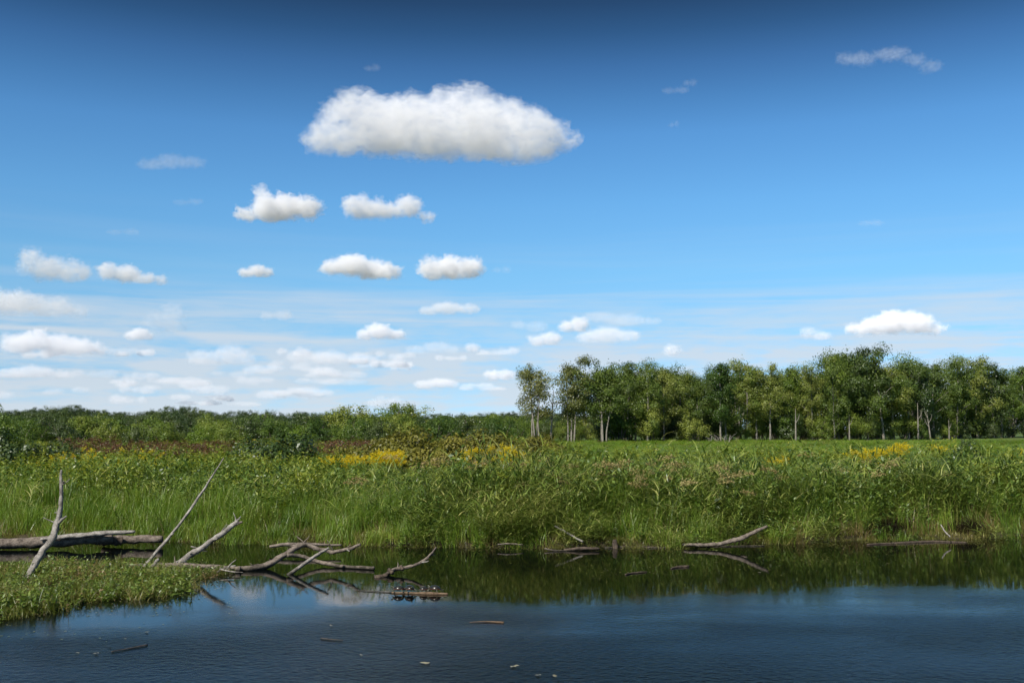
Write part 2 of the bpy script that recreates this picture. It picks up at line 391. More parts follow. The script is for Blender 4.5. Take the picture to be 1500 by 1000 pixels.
cloud('tiny white puff peeping over the tall trees',
      [(985, 513, 12, 9)], 1.2, 30, base=521)
cloud('pale low cloud at the left picture edge, under the bright one',
      [(10, 547, 26, 8), (50, 545, 34, 9), (90, 549, 22, 6)], 1.4, 31, base=553)
cloud('rounded soft cloud over the middle of the left-hand hills',
      [(300, 524, 26, 11), (338, 519, 26, 14), (360, 526, 18, 9)], 1.1, 32, base=534)
_r = np.random.default_rng(99)
for _i in range(40):                                   # the crowded bank of small far clouds above the wooded horizon
    _x = float(_r.uniform(-10, 730)); _y = float(_r.uniform(512, 592)); _w = float(_r.uniform(14, 44)); _h = float(_r.uniform(4.0, 8.5))
    cloud('small pale cloud in the hazy far bank low above the wooded horizon',
          [(_x + _w * float(_r.uniform(-1, 1)), _y + float(_r.uniform(-3, 3)), _w * float(_r.uniform(0.25, 0.6)), _h * float(_r.uniform(0.5, 1.1))) for _j in range(4)],
          float(_r.uniform(0.3, 1.1)), 40 + _i, 'small clouds low over the horizon', res=34, rough=1.15, base=_y + _h * 0.8)
for _px, _py, _w in ((990, 132, 24), (988, 183, 8), (1275, 327, 22), (275, 296, 26), (180, 340, 28), (545, 100, 14), (735, 396, 16), (1010, 122, 12)):
    cloud('barely visible wisp of thin cloud in the open blue',
          [(_px - _w * 0.4, _py, _w * 0.5, 4), (_px + _w * 0.4, _py - 1, _w * 0.5, 5)], 0.13, 90 + _px, 'faint wisps in the blue', res=30, rough=1.5, base=_py + 5)

# ------------------------------------------------------------------ ground and water
_EP = np.array([(-400, 790), (0, 793), (120, 793), (230, 791), (330, 795), (430, 797), (560, 799), (700, 801), (850, 802), (960, 801), (1050, 797),
                (1150, 796), (1230, 791), (1330, 790), (1420, 788), (1500, 784), (1900, 776)], float)
_EPW = np.array([at_z(x, y, 0.0)[:2] for x, y in _EP])
def fbm(x, y, s=1.0, seed=0.0):
    """cheap smooth noise on arrays, about -1..1"""
    x = np.asarray(x, float) / s + seed * 17.3; y = np.asarray(y, float) / s - seed * 9.1
    return (np.sin(x * 1.0 + 1.7 * np.sin(y * 0.73 + 0.4)) + np.sin(y * 1.13 + 1.3 * np.sin(x * 0.81 + 2.1))
            + 0.6 * np.sin(2.3 * x - 1.9 * y + 0.9 * np.sin(1.7 * x)) + 0.4 * np.sin(4.1 * x + 3.7 * y)) / 3.0
def edge_y(x):
    x = np.asarray(x, float)
    return np.interp(x, _EPW[:, 0], _EPW[:, 1]) + 0.26 * fbm(x, 0 * x, 0.7, 1) + 0.14 * fbm(x, 0 * x, 0.22, 2)
def ground_z(x, y):
    x = np.asarray(x, float); y = np.asarray(y, float)
    d = y - edge_y(x)
    z = np.interp(d, [-8, -2, -0.3, 0, 0.25, 1.2, 3, 7, 25, 120], [-0.9, -0.6, -0.12, 0, 0.09, 0.2, 0.42, 0.62, 0.72, 0.75])
    z = z + np.where(d > 0.5, 0.07 * fbm(x, y, 2.3, 3) * np.clip(d / 4, 0, 1), 0)
    left = np.clip((-x + 0.05 * y) / (0.2 * np.maximum(y, 30)), 0, 1)            # the marsh at the left lies lower than the field
    z = z - 0.35 * left * np.clip((y - 45) / 60, 0, 1)
    hill = np.clip((y - 330) / 300, 0, 1) ** 1.3 * (6.5 + 2.0 * np.sin(x / 55.0 + 1.0) + 1.2 * np.sin(x / 23.0))
    z = z + hill * np.clip((130 - x) / 160, 0, 1)
    near = np.interp(y, [-60, -2, 2.5, 6], [1.8, 1.55, -0.5, -0.9])              # the bank the camera stands on
    return np.where(y < 8, near, z)
def make_ground():
    xs = np.unique(np.concatenate([np.linspace(-34, 40, 300), np.linspace(-160, 200, 120), np.array([-6000, -3500, -2000, -1200, -700, -450, -300, -220, 280, 400, 600, 1000, 1800, 3200, 6000])]))
    ys = np.unique(np.concatenate([np.array([-60, -20, -5, 0, 3, 6, 10, 16, 22]), np.linspace(24, 36, 90), np.linspace(36.3, 70, 40), np.linspace(72, 330, 50),
                                   np.linspace(340, 800, 24), np.array([900, 1100, 1500, 2200, 3500, 6000, 9000])]))
    X, Y = np.meshgrid(xs, ys); Z = ground_z(X, Y); nx, ny = len(xs), len(ys)
    V = np.stack([X, Y, Z], -1).reshape(-1, 3)
    i = np.arange(ny - 1)[:, None] * nx + np.arange(nx - 1)[None]
    F = np.stack([i, i + 1, i + nx + 1, i + nx], -1).reshape(-1, 4)
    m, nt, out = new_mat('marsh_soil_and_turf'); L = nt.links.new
    geo = nt.nodes.new('ShaderNodeNewGeometry'); sp = nt.nodes.new('ShaderNodeSeparateXYZ'); L(geo.outputs['Position'], sp.inputs[0])
    n1 = nt.nodes.new('ShaderNodeTexNoise'); n1.inputs['Scale'].default_value = 1.6; n1.inputs['Detail'].default_value = 8; L(geo.outputs['Position'], n1.inputs['Vector'])
    n2 = nt.nodes.new('ShaderNodeTexNoise'); n2.inputs['Scale'].default_value = 0.05; n2.inputs['Detail'].default_value = 6; L(geo.outputs['Position'], n2.inputs['Vector'])
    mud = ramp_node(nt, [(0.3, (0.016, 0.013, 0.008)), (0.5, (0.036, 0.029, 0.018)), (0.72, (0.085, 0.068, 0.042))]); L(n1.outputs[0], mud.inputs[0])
    turf = ramp_node(nt, [(0.3, (0.060, 0.100, 0.022)), (0.5, (0.090, 0.138, 0.032)), (0.7, (0.135, 0.160, 0.048))]); L(n2.outputs[0], turf.inputs[0])
    mx = nt.nodes.new('ShaderNodeMix'); mx.data_type = 'RGBA'
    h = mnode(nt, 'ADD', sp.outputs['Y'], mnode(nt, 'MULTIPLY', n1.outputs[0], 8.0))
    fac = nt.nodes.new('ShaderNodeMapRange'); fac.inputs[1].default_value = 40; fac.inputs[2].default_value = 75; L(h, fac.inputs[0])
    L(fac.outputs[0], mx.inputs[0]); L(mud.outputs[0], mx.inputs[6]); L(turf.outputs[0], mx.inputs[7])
    p = nt.nodes.new('ShaderNodeBsdfPrincipled'); p.inputs['Roughness'].default_value = 0.9; p.inputs['Specular IOR Level'].default_value = 0.15
    bounce_tint = ramp_node(nt, [(0.35, (0.10, 0.10, 0.045)), (0.5, (0.19, 0.155, 0.095)), (0.65, (0.12, 0.13, 0.05))])      # far farmland, unseen: browns added to take green bounce off cloud bases
    n3 = nt.nodes.new('ShaderNodeTexVoronoi'); n3.inputs['Scale'].default_value = 0.003; L(geo.outputs['Position'], n3.inputs['Vector']); L(n3.outputs['Color'], bounce_tint.inputs[0])
    fr = nt.nodes.new('ShaderNodeMapRange'); fr.inputs[1].default_value = 750; fr.inputs[2].default_value = 900; L(sp.outputs['Y'], fr.inputs[0])
    my = nt.nodes.new('ShaderNodeMix'); my.data_type = 'RGBA'; L(fr.outputs[0], my.inputs[0]); L(mx.outputs[2], my.inputs[6]); L(bounce_tint.outputs[0], my.inputs[7])
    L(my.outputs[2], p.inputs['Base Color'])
    b = nt.nodes.new('ShaderNodeBump'); b.inputs['Strength'].default_value = 0.7; b.inputs['Distance'].default_value = 0.05; L(n1.outputs[0], b.inputs['Height'])
    L(b.outputs[0], p.inputs['Normal']); L(p.outputs[0], out.inputs[0])
    o = link('ground', mesh_pf('ground', V, F, m, True)); tag(o, kind='structure'); return o
make_ground()

def make_water():
    m, nt, out = new_mat('still_river_water'); L = nt.links.new
    geo = nt.nodes.new('ShaderNodeNewGeometry')
    def nz(scale, vec, detail, rough=0.5, dist=0.0, off=(0, 0, 0), rz=0.0):
        mp = nt.nodes.new('ShaderNodeMapping'); mp.inputs['Scale'].default_value = vec; mp.inputs['Location'].default_value = off; mp.inputs['Rotation'].default_value = (0, 0, rz)
        L(geo.outputs['Position'], mp.inputs[0])
        n = nt.nodes.new('ShaderNodeTexNoise'); n.inputs['Scale'].default_value = scale; n.inputs['Detail'].default_value = detail
        n.inputs['Roughness'].default_value = rough; n.inputs['Distortion'].default_value = dist; L(mp.outputs[0], n.inputs['Vector']); return n.outputs[0]
    sp = nt.nodes.new('ShaderNodeSeparateXYZ'); L(geo.outputs['Position'], sp.inputs[0])
    # wind reaches the open water and the right-hand side; the strip under the bank lies calm
    open_ = nt.nodes.new('ShaderNodeMapRange'); open_.interpolation_type = 'SMOOTHSTEP'; open_.inputs[1].default_value = 19.5; open_.inputs[2].default_value = 13.5
    shift = mnode(nt, 'ADD', sp.outputs['Y'], mnode(nt, 'MULTIPLY', mnode(nt, 'SUBTRACT', nz(0.22, (1, 2.2, 1), 3), 0.5), 7.0))
    L(mnode(nt, 'ADD', shift, mnode(nt, 'MULTIPLY', sp.outputs['X'], -0.18)), open_.inputs[0])
    gust = nt.nodes.new('ShaderNodeMapRange'); gust.inputs[1].default_value = 0.36; gust.inputs[2].default_value = 0.62
    L(nz(0.16, (1, 2.6, 1), 3, off=(4.2, 1.0, 0)), gust.inputs[0])
    amp = mnode(nt, 'ADD', 0.014, mnode(nt, 'MULTIPLY', open_.outputs[0], mnode(nt, 'ADD', 0.35, mnode(nt, 'MULTIPLY', gust.outputs[0], 0.65))))
    rip = mnode(nt, 'ADD', mnode(nt, 'MULTIPLY', nz(7.0, (1, 1.25, 1), 3, 0.5, 0.3, rz=0.5), 0.8), mnode(nt, 'MULTIPLY', nz(19.0, (1, 1.4, 1), 2, rz=-0.3), 0.25))
    b = nt.nodes.new('ShaderNodeBump'); b.inputs['Distance'].default_value = 0.05; L(rip, b.inputs['Height']); L(amp, b.inputs['Strength'])
    p = nt.nodes.new('ShaderNodeBsdfPrincipled'); p.inputs['Base Color'].default_value = (0.0025, 0.0035, 0.003, 1); p.inputs['Specular IOR Level'].default_value = 0.4
    p.inputs['IOR'].default_value = 1.29; rg_ = nt.nodes.new('ShaderNodeMapRange'); rg_.interpolation_type = 'SMOOTHSTEP'; rg_.inputs[1].default_value = 20.5; rg_.inputs[2].default_value = 15.5; rg_.inputs[3].default_value = 0.015; rg_.inputs[4].default_value = 0.27
    L(mnode(nt, 'ADD', shift, mnode(nt, 'MULTIPLY', sp.outputs['X'], -0.10)), rg_.inputs[0]); L(rg_.outputs[0], p.inputs['Roughness']); L(b.outputs[0], p.inputs['Normal']); L(p.outputs[0], out.inputs[0])
    o = link('water', mesh_pf('water', [(-260, -1.0, 0), (260, -1.0, 0), (260, 46, 0), (-260, 46, 0)], [(0, 1, 2, 3)], m)); tag(o, kind='structure')
make_water()

# ------------------------------------------------------------------ trees
M_BRUSH = foliage('dark_shrub_leaves', [(0.022, 0.046, 0.014), (0.038, 0.068, 0.018), (0.058, 0.090, 0.026)], 0.22, 0.5)
M_POPLAR = foliage('poplar_leaves', [(0.046, 0.078, 0.020), (0.086, 0.132, 0.030), (0.132, 0.180, 0.040), (0.185, 0.212, 0.060)], 0.28, 0.8, 0.3)
M_POPLAR_PALE = foliage('pale_poplar_leaves', [(0.070, 0.090, 0.026), (0.120, 0.138, 0.042), (0.180, 0.185, 0.065), (0.25, 0.23, 0.09)], 0.25, 0.3)
M_WILLOW = foliage('willow_leaves', [(0.044, 0.084, 0.018), (0.085, 0.140, 0.028), (0.135, 0.190, 0.036), (0.19, 0.225, 0.052)], 0.27, 1.0, 0.3)
M_LIME = foliage('lime_green_leaves', [(0.07, 0.13, 0.018), (0.12, 0.19, 0.022), (0.17, 0.23, 0.030)], 0.28, 0.3)
M_OAK = foliage('oak_leaves', [(0.030, 0.054, 0.018), (0.048, 0.078, 0.022), (0.072, 0.102, 0.028)], 0.18, 0.6)
M_OLIVE = foliage('olive_shrub_leaves', [(0.085, 0.088, 0.020), (0.140, 0.140, 0.030), (0.200, 0.185, 0.046)], 0.25, 0.5, 0.3)
M_BARK = wood('pale_poplar_bark', (0.31, 0.28, 0.235), (0.12, 0.105, 0.085), 1.2)
M_BARK_DARK = wood('dark_bark', (0.15, 0.125, 0.10), (0.05, 0.042, 0.035), 1.5)

def crown_leaves(Q, centers, radii, n_each, size, rng, tint_spread=0.22, outward=0.7):
    """leaf faces gathered in clumps: dense shells with loose edges"""
    mid = np.mean(centers, 0)
    for c, r in zip(centers, radii):
        n = int(n_each * rng.uniform(0.75, 1.25))
        d = rand_dirs(n, rng); rad = r * np.clip(rng.normal(0.82, 0.2, n), 0.15, 1.35)
        p = c + d * rad[:, None] * np.array((1, 1, 0.8))
        t = np.clip(rng.normal(0.5, 0.1) + rng.normal(0, tint_spread, n) * 0.6 + 0.0, 0, 1)
        s = size * rng.uniform(0.6, 1.4, n)
        f = unit(unit(d + 0.6 * unit(c - mid)) * 0.9 + np.array((0, 0, 0.25)) + rng.normal(size=(n, 3)) * 0.38)        # leaves spread to the light, so clumps have a sunny and a shady side
        Q.add(leaves(p, unit(np.cross(f, rng.normal(size=(n, 3)))), s, s * 0.75, rng, None, f), t)
def poplar(seed, H=20.0, bare=0.32, width=0.20, gappy=0.0, mat=None, stems=1, size=0.33, n_each=230, lean=0.03):
    """tall tree -> (trunk mesh, crown mesh), base at the origin"""
    rng = np.random.default_rng(seed); tubes = []; C, R = [], []
    for s in range(stems):
        a0 = rng.uniform(0, 2 * PI); sp = 0.0 if stems == 1 else rng.uniform(0.5, 1.1)
        base = np.array((math.cos(a0) * sp, math.sin(a0) * sp * 0.6, -0.3))
        hh = H * (1 if s == 0 else rng.uniform(0.75, 0.96)); ln = rng.normal(0, lean, 2) * hh + np.array((math.cos(a0), math.sin(a0))) * (0.06 * hh if stems > 1 else 0)
        tp = [base + np.array((ln[0] * t ** 1.3 + rng.normal(0, 0.12) * (t > 0), ln[1] * t ** 1.3, hh * 0.94 * t)) for t in np.linspace(0, 1, 7)]
        r0 = 0.0135 * H * (1 if stems == 1 else 0.72)
        tubes.append(tube(tp, [r0 * 1.25, r0, r0 * 0.85, r0 * 0.68, r0 * 0.5, r0 * 0.3, r0 * 0.1], 6, 15, 0.06, seed + s))
        tp = np.array(tp)
        nl = int(rng.integers(9, 13)) if stems == 1 else int(rng.integers(6, 9))
        for k in range(nl):
            t = bare + (0.97 - bare) * ((k + rng.uniform(0, 0.8)) / nl); p0 = catmull(tp, 50)[int(t * 49)]
            az = k * 2.4 + rng.uniform(-0.5, 0.5)
            prof = math.sin(PI * min(1, (0.16 + 0.84 * (t - bare) / (1 - bare)) ** 0.8)) ** 0.7
            ln_ = width * H * (0.45 + 0.75 * prof) * rng.uniform(0.7, 1.2); rise = rng.uniform(0.55, 1.2)
            dirv = np.array((math.cos(az), math.sin(az), rise)); dirv /= np.linalg.norm(dirv[:2])
            p1 = p0 + dirv * ln_ * 0.5 + rng.normal(0, 0.2, 3); p2 = p0 + dirv * ln_ * np.array((1, 1, 0.8)) + rng.normal(0, 0.3, 3)
            rl = r0 * 0.42 * (1 - 0.6 * t)
            tubes.append(tube([p0, p1, p2], [rl, rl * 0.6, rl * 0.2], 5, 6, 0.05, seed + k))
            for q in ((p2, 1.0), (p1 * 0.4 + p2 * 0.6 + rng.normal(0, 0.06, 3) * H * 0.5, 0.9), (p1 + rng.normal(0, 0.03 * H, 3), 0.8)):
                if rng.uniform() < gappy: continue
                C.append(q[0]); R.append(q[1] * 0.086 * H * rng.uniform(0.7, 1.3))
        for t in np.linspace(bare + 0.08, 0.9, 8 if gappy < 0.2 else 3):
            C.append(catmull(tp, 50)[int(t * 49)] + rng.normal(0, 0.045 * H, 3) * np.array((1, 1, 0.5))); R.append(0.08 * H * rng.uniform(0.8, 1.2))
        C.append(tp[-1]); R.append(0.055 * H); C.append(tp[-2] + rng.normal(0, 0.4, 3)); R.append(0.06 * H)
    C = np.array(C); C[:, 2] = np.minimum(C[:, 2], H - 0.5)
    Q = Quads(); crown_leaves(Q, C, R, n_each, size, rng)
    V, F = merge(tubes)
    return mesh_pf('trunk', V, F, M_BARK, True), Q.build('crown', mat or M_POPLAR)
def bushy(seed, H=6.0, W=6.0, mat=None, n=42, n_each=115, size=0.22, bark=None, low=0.12):
    """low round tree or shrub with foliage nearly to the ground"""
    rng = np.random.default_rng(seed); C, R, tubes = [], [], []
    lobes = [(rng.uniform(-0.25, 0.25) * W, rng.uniform(-0.2, 0.2) * W, rng.uniform(0.62, 1.0) * H, rng.uniform(0.30, 0.48) * W) for _ in range(int(rng.integers(4, 7)))]
    lobes[0] = (lobes[0][0], lobes[0][1], H, 0.4 * W)
    for k in range(n):
        lx, ly, lt, lr = lobes[k % len(lobes)]
        d = rand_dirs(1, rng)[0]; d[2] = abs(d[2]) * 1.3 - 0.35; d /= np.linalg.norm(d)
        cz = lt - lr * 0.8; z = cz + d[2] * lr * 0.75
        c = np.array((lx + d[0] * lr * 0.85, ly + d[1] * lr * 0.85, max(low * H + rng.uniform(0, 0.12) * H, z if rng.uniform() < 0.7 else rng.uniform(low, 0.6) * H)))
        C.append(c); R.append(0.105 * (H + W) * rng.uniform(0.55, 0.95))
    for k in range(5):
        e = C[rng.integers(len(C))]; b = np.array((rng.uniform(-0.06, 0.06) * W, rng.uniform(-0.06, 0.06) * W, -0.2))
        tubes.append(tube([b, b * 0.4 + e * 0.5 + np.array((0, 0, 0.1 * H)), e], [0.022 * H, 0.015 * H, 0.006 * H], 5, 6, 0.05, seed + k))
    Q = Quads(); crown_leaves(Q, C, R, n_each, size, rng)
    V, F = merge(tubes); return mesh_pf('trunk', V, F, bark or M_BARK_DARK, True), Q.build('crown', mat or M_WILLOW)

def plant_tree(name, proto, loc, rz, scale, label, cat='tree', group=None):
    t = empty(name, loc, rz, scale); tag(t, label, cat, group)
    link('trunk', proto[0], t); link('crown', proto[1], t); return t

POP = [poplar(100 + i, 20, bare=b, width=w, gappy=g) for i, (b, w, g) in enumerate(
    [(0.24, 0.20, 0.05), (0.30, 0.19, 0.15), (0.18, 0.23, 0.0), (0.26, 0.21, 0.08), (0.34, 0.20, 0.1), (0.22, 0.25, 0.05), (0.14, 0.22, 0.0), (0.28, 0.23, 0.15)])]
POP_GAP = [poplar(140, 20, bare=0.36, width=0.145, gappy=0.20, mat=M_POPLAR_PALE, stems=4, n_each=95, size=0.34),
           poplar(141, 20, bare=0.30, width=0.12, gappy=0.15, mat=M_POPLAR_PALE, stems=3, n_each=110, size=0.34),
           poplar(142, 20, bare=0.34, width=0.21, gappy=0.14, stems=3, n_each=150, size=0.34)]
POP += [poplar(120 + i, 20, bare=b, width=w, gappy=g, mat=m) for i, (b, w, g, m) in enumerate([(0.16, 0.15, 0.05, M_WILLOW), (0.22, 0.17, 0.1, M_WILLOW), (0.12, 0.14, 0.0, M_POPLAR), (0.3, 0.16, 0.2, M_POPLAR_PALE), (0.2, 0.18, 0.05, M_BRUSH)])]
FULL = [bushy(160 + i, 20, 12, M_POPLAR if i < 3 else M_BRUSH, n=64, n_each=150, size=0.42, bark=M_BARK) for i in range(4)]
BUSH = [bushy(200 + i, 6, 6.5, M_WILLOW) for i in range(7)]
LIME = [bushy(220 + i, 6, 6.0, M_LIME) for i in range(2)]
DARKB = [bushy(230 + i, 6, 6.5, M_OAK) for i in range(3)]
OAK = [bushy(240 + i, 12, 13, M_OAK, n=46, n_each=90, size=0.5, low=0.3) for i in range(6)]
OLIVE = [bushy(250 + i, 2.2, 4.2, M_OLIVE, n=60, n_each=200, size=0.12, low=0.08) for i in range(3)]
BRUSH = [bushy(260 + i, 2.2, 3.8, M_BRUSH, n=46, n_each=150, size=0.14, low=0.1) for i in range(3)]

def base_at(px, y):
    """ground point at distance y in the direction of column px"""
    x = (px - 750) / FPX * y / math.cos(PITCH) * 1.0
    return np.array((x, y, float(ground_z(x, y))))
def height_to(py, p):
    """height a thing standing at p needs to reach row py of the photograph"""
    d = ray(750, py); return EYE + d[2] / d[1] * p[1] - p[2]

# --- the tall tree line at the right: outline of its tops and the distance of its foot
_TOP = np.array([(745, 532), (785, 529), (812, 540), (835, 520), (860, 532), (885, 523), (930, 525), (955, 540), (985, 530), (1012, 545), (1040, 530), (1075, 524), (1105, 538),
                 (1130, 535), (1160, 538), (1190, 528), (1208, 518), (1222, 508), (1245, 513), (1268, 508), (1300, 526), (1340, 518), (1372, 536), (1410, 520),
                 (1435, 530), (1460, 536), (1490, 533), (1530, 530), (1600, 535)], float)
_DIST = np.array([(740, 178), (860, 182), (1000, 192), (1150, 206), (1300, 222), (1400, 245), (1500, 280), (1600, 300)], float)
rt = np.random.default_rng(31)
t = base_at(784, 178); plant_tree('poplar', POP_GAP[0], t, 0.4, (height_to(528, t) / 20,) * 3, 'pale sparse poplar with several trunks standing apart at the left end of the tall trees')
t = base_at(836, 180); plant_tree('poplar', POP_GAP[1], t, 1.9, (height_to(519, t) / 20,) * 3, 'narrow pale-leaved poplar, second of the tall trees, with sky on both sides')
t = base_at(884, 181); plant_tree('poplar', POP_GAP[2], t, 3.0, (height_to(522, t) / 20,) * 3, 'spreading poplar with a see-through lower crown, third of the tall trees')
px, k = 918.0, 4
while px < 1580:
    d0 = float(np.interp(px, _DIST[:, 0], _DIST[:, 1])) + rt.uniform(-4, 5)
    b = base_at(px, d0); h = height_to(float(np.interp(px, _TOP[:, 0], _TOP[:, 1])) + rt.uniform(-4, 16) * (rt.uniform() < 0.6), b)
    s = h / 20
    i = int(rt.integers(len(POP)))
    o = plant_tree('poplar', POP[i], b, rt.uniform(0, 6.28), (s * rt.uniform(0.7, 1.1), s * rt.uniform(0.7, 1.1), s),
                   ordinal(k) + ' poplar counted from the left along the front of the tall tree line' if px < 1500 else 'poplar at the far right end of the tall tree line', 'tree', 'poplars in the front of the tall tree line')
    k += 1; px += rt.uniform(6, 34)
px = 900.0
while px < 1600:                                                     # second and third ranks, seen between the front trees
    d0 = float(np.interp(px, _DIST[:, 0], _DIST[:, 1])) + rt.uniform(12, 20)
    b = base_at(px, d0); s = height_to(float(np.interp(px, _TOP[:, 0], _TOP[:, 1])) + rt.uniform(2, 22), b) / 20
    plant_tree('poplar', FULL[int(rt.integers(3))], b, rt.uniform(0, 6.28), (s * 0.8, s * 0.8, s),
               'leafy tree of the second rank filling the gaps behind the tall front poplars', 'tree', 'trees behind the front poplars')
    px += rt.uniform(18, 30)
px = 860.0
while px < 1600:
    d0 = float(np.interp(px, _DIST[:, 0], _DIST[:, 1])) + rt.uniform(28, 45)
    b = base_at(px, d0); s = height_to(float(np.interp(px, _TOP[:, 0], _TOP[:, 1])) + rt.uniform(14, 38), b) / 20
    plant_tree('dark_tree', FULL[3], b, rt.uniform(0, 6.28), (s * 0.95, s * 0.95, s),
               'dark tree deep in the grove, seen only between the trunks of the tall trees', 'tree', 'dark trees deep in the grove')
    px += rt.uniform(20, 34)
px = 905.0
while px < 1580:                                                     # undergrowth among the trunks
    d0 = float(np.interp(px, _DIST[:, 0], _DIST[:, 1])) + rt.uniform(-1, 12)
    b = base_at(px, d0); h = rt.uniform(2.2, 7.0)
    plant_tree('undergrowth_bush', (DARKB + BUSH[:2])[int(rt.integers(5))], b, rt.uniform(0, 6.28), (h / 6, h / 6, h / 6),
               'dark leafy bush among the trunks at the foot of the tall trees', 'bush', 'bushes under the tall trees')
    px += rt.uniform(9, 19)
for px, top, lab in ((1010, 603, 'round green bush tree leaning out of the grove beside the pale brush pile'), (1195, 608, 'feathery green bush tree half as tall as the grove, under its centre'),
                     (1345, 622, 'bright green bush beside the forked white trunk'), (955, 592, 'drooping green bush tree before the left part of the grove')):
    d0 = float(np.interp(px, _DIST[:, 0], _DIST[:, 1])) - 3; b = base_at(px, d0); h = height_to(top, b)
    plant_tree('bush_tree', BUSH[int(rt.integers(7))], b, rt.uniform(0, 6.28), (h / 6 * 0.8, h / 6 * 0.8, h / 6), lab)
# bare standing trunks at the edge of the grove
for px, top, dd, lab in ((806, 570, 0, 'bare dead tree trunk right beside the isolated sparse poplar'), (1358, 600, -6, 'forked dead white trunk at the foot of the grove'),
                         (1162, 598, -5, 'thin white bare trunk before the dark centre of the grove'), (1340, 590, -5, 'pale bare trunk left of the forked white one'),
                         (1240, 605, -6, 'slim pale trunk in the middle of the grove'), (1385, 615, -7, 'short pale trunk right of the forked white one')):
    b = base_at(px, float(np.interp(px, _DIST[:, 0], _DIST[:, 1])) + dd); h = height_to(top, b); r = rt
    t_ = empty('dead_tree', b); tag(t_, lab, 'tree')
    lean = 0.06 if px < 900 else -0.10 if px == 1358 else 0.02
    V, F = tube([(0, 0, -0.2), (lean * h * 0.4, 0, h * 0.4), (lean * h, 0.1, h)], [0.017 * h + 0.09, 0.012 * h + 0.06, 0.04], 6, 10, 0.08, px)
    link('trunk', mesh_pf('trunk', V, F, M_BARK, True), t_)
    br = [tube([(lean * h * u, 0, h * u), (lean * h * u + sg * 0.09 * h, 0, h * (u + 0.14)), (lean * h * u + sg * 0.13 * h, 0.1, h * (u + 0.30))], [0.09, 0.06, 0.02], 5, 6, 0.05, px + i)
          for i, (u, sg) in enumerate(((0.55, 1), (0.42, -1), (0.7, -0.7)))]
    for v, f in br[:3 if px in (806, 1358) else 1]: link('branch', mesh_pf('branch', v, f, M_BARK, True), t_)

# --- the thicket of bushy trees across the marsh at the left
rl = np.random.default_rng(58)
FIXED = [(38, 612, 128, 'b'), (98, 618, 130, 'd'), (118, 610, 150, 'b'), (168, 614, 140, 'b'), (205, 624, 128, 'd'), (240, 612, 138, 'b'), (244, 620, 130, 'b'), (296, 624, 126, 'l'), (268, 616, 140, 'd'),
         (338, 616, 142, 'b'), (352, 622, 132, 'b'), (402, 612, 150, 'b'), (425, 624, 132, 'b'), (438, 622, 128, 'l'), (470, 612, 140, 'b'), (505, 591, 172, 'b'), (532, 612, 142, 'b'), (560, 614, 138, 'd'),
         (575, 590, 176, 'b'), (605, 588, 178, 'b'), (592, 606, 150, 'b'), (640, 612, 140, 'b'), (655, 605, 165, 'b'), (690, 608, 150, 'd'), (705, 622, 135, 'd'), (735, 612, 146, 'b'), (758, 616, 188, 'b'),
         (800, 618, 196, 'd'), (846, 622, 198, 'b'), (868, 624, 200, 'b'), (822, 624, 192, 'b'), (72, 606, 160, 'd'), (142, 606, 165, 'b'), (310, 606, 165, 'b'), (375, 604, 165, 'b'), (450, 604, 168, 'd'), (545, 604, 170, 'b'), (720, 606, 168, 'b')]
WORD = {'b': 'green', 'd': 'dark green', 'l': 'bright lime-green'}
nb = {'b': 0, 'd': 0, 'l': 0}
for px, top, d0, kd in sorted(FIXED):
    b = base_at(px, d0); h = height_to(top, b); nb[kd] += 1
    pr = {'b': BUSH, 'd': DARKB, 'l': LIME}[kd]; w = rl.uniform(0.85, 1.15)
    tall = ' tall' if top < 596 else ''
    plant_tree('thicket_tree', pr[int(rl.integers(len(pr)))], b, rl.uniform(0, 6.28), (h / 6 * w, h / 6 * w, h / 6),
               '%s%s bushy tree of the far thicket, %s of its colour from the left' % (WORD[kd], tall, ordinal(nb[kd])), 'tree', 'bushy trees of the far thicket')
for px in np.arange(-20, 900, 17):
    b = base_at(px + rl.uniform(-6, 6), rl.uniform(150, 172) + (42 if px > 735 else 0)); h = height_to(rl.uniform(608, 626), b)
    pr = BUSH if rl.uniform() < 0.65 else DARKB
    plant_tree('thicket_tree', pr[int(rl.integers(len(pr)))], b, rl.uniform(0, 6.28), (h / 6 * 1.1, h / 6 * 1.1, h / 6),
               'bushy tree of the rear rank filling the thicket across the marsh', 'tree', 'rear trees of the far thicket')
# trees on the far low hills behind it
_HILL = np.array([(-60, 600), (40, 599), (70, 596), (110, 592), (135, 600), (165, 601), (205, 603), (230, 600), (262, 595), (295, 598), (320, 604), (360, 600), (390, 601), (430, 604), (500, 604), (560, 606),
                  (640, 608), (700, 605), (750, 603), (800, 604), (900, 606)], float)
k = 0
for row, (dy, jit, step) in enumerate(((430, 6, 15), (520, 4, 13), (620, 0, 12))):
    px = -30.0 + 5 * row
    while px < 900:
        y = dy + rl.uniform(-25, 25); b = base_at(px, y)
        top = float(np.interp(px, _HILL[:, 0], _HILL[:, 1])) + jit * 1.6 + rl.uniform(-1.5, 2.5)
        h = max(5.0, height_to(top, b)); w = rl.uniform(0.8, 1.1) * min(1.15, 0.55 + h / 28)
        lab = ('round-crowned dark oak on the skyline of the far wooded hill', 'round-crowned dark tree on the middle slope of the far wooded hill', 'round-crowned dark tree low on the far wooded hill, just above the thicket')[2 - row]
        plant_tree('hill_tree', OAK[int(rl.integers(6))], b, rl.uniform(0, 6.28), (w, w, h / 12), lab, 'tree', ('skyline oaks of the far hill', 'trees on the slope of the far hill', 'trees at the foot of the far hill')[2 - row])
        px += rl.uniform(0.75, 1.25) * step
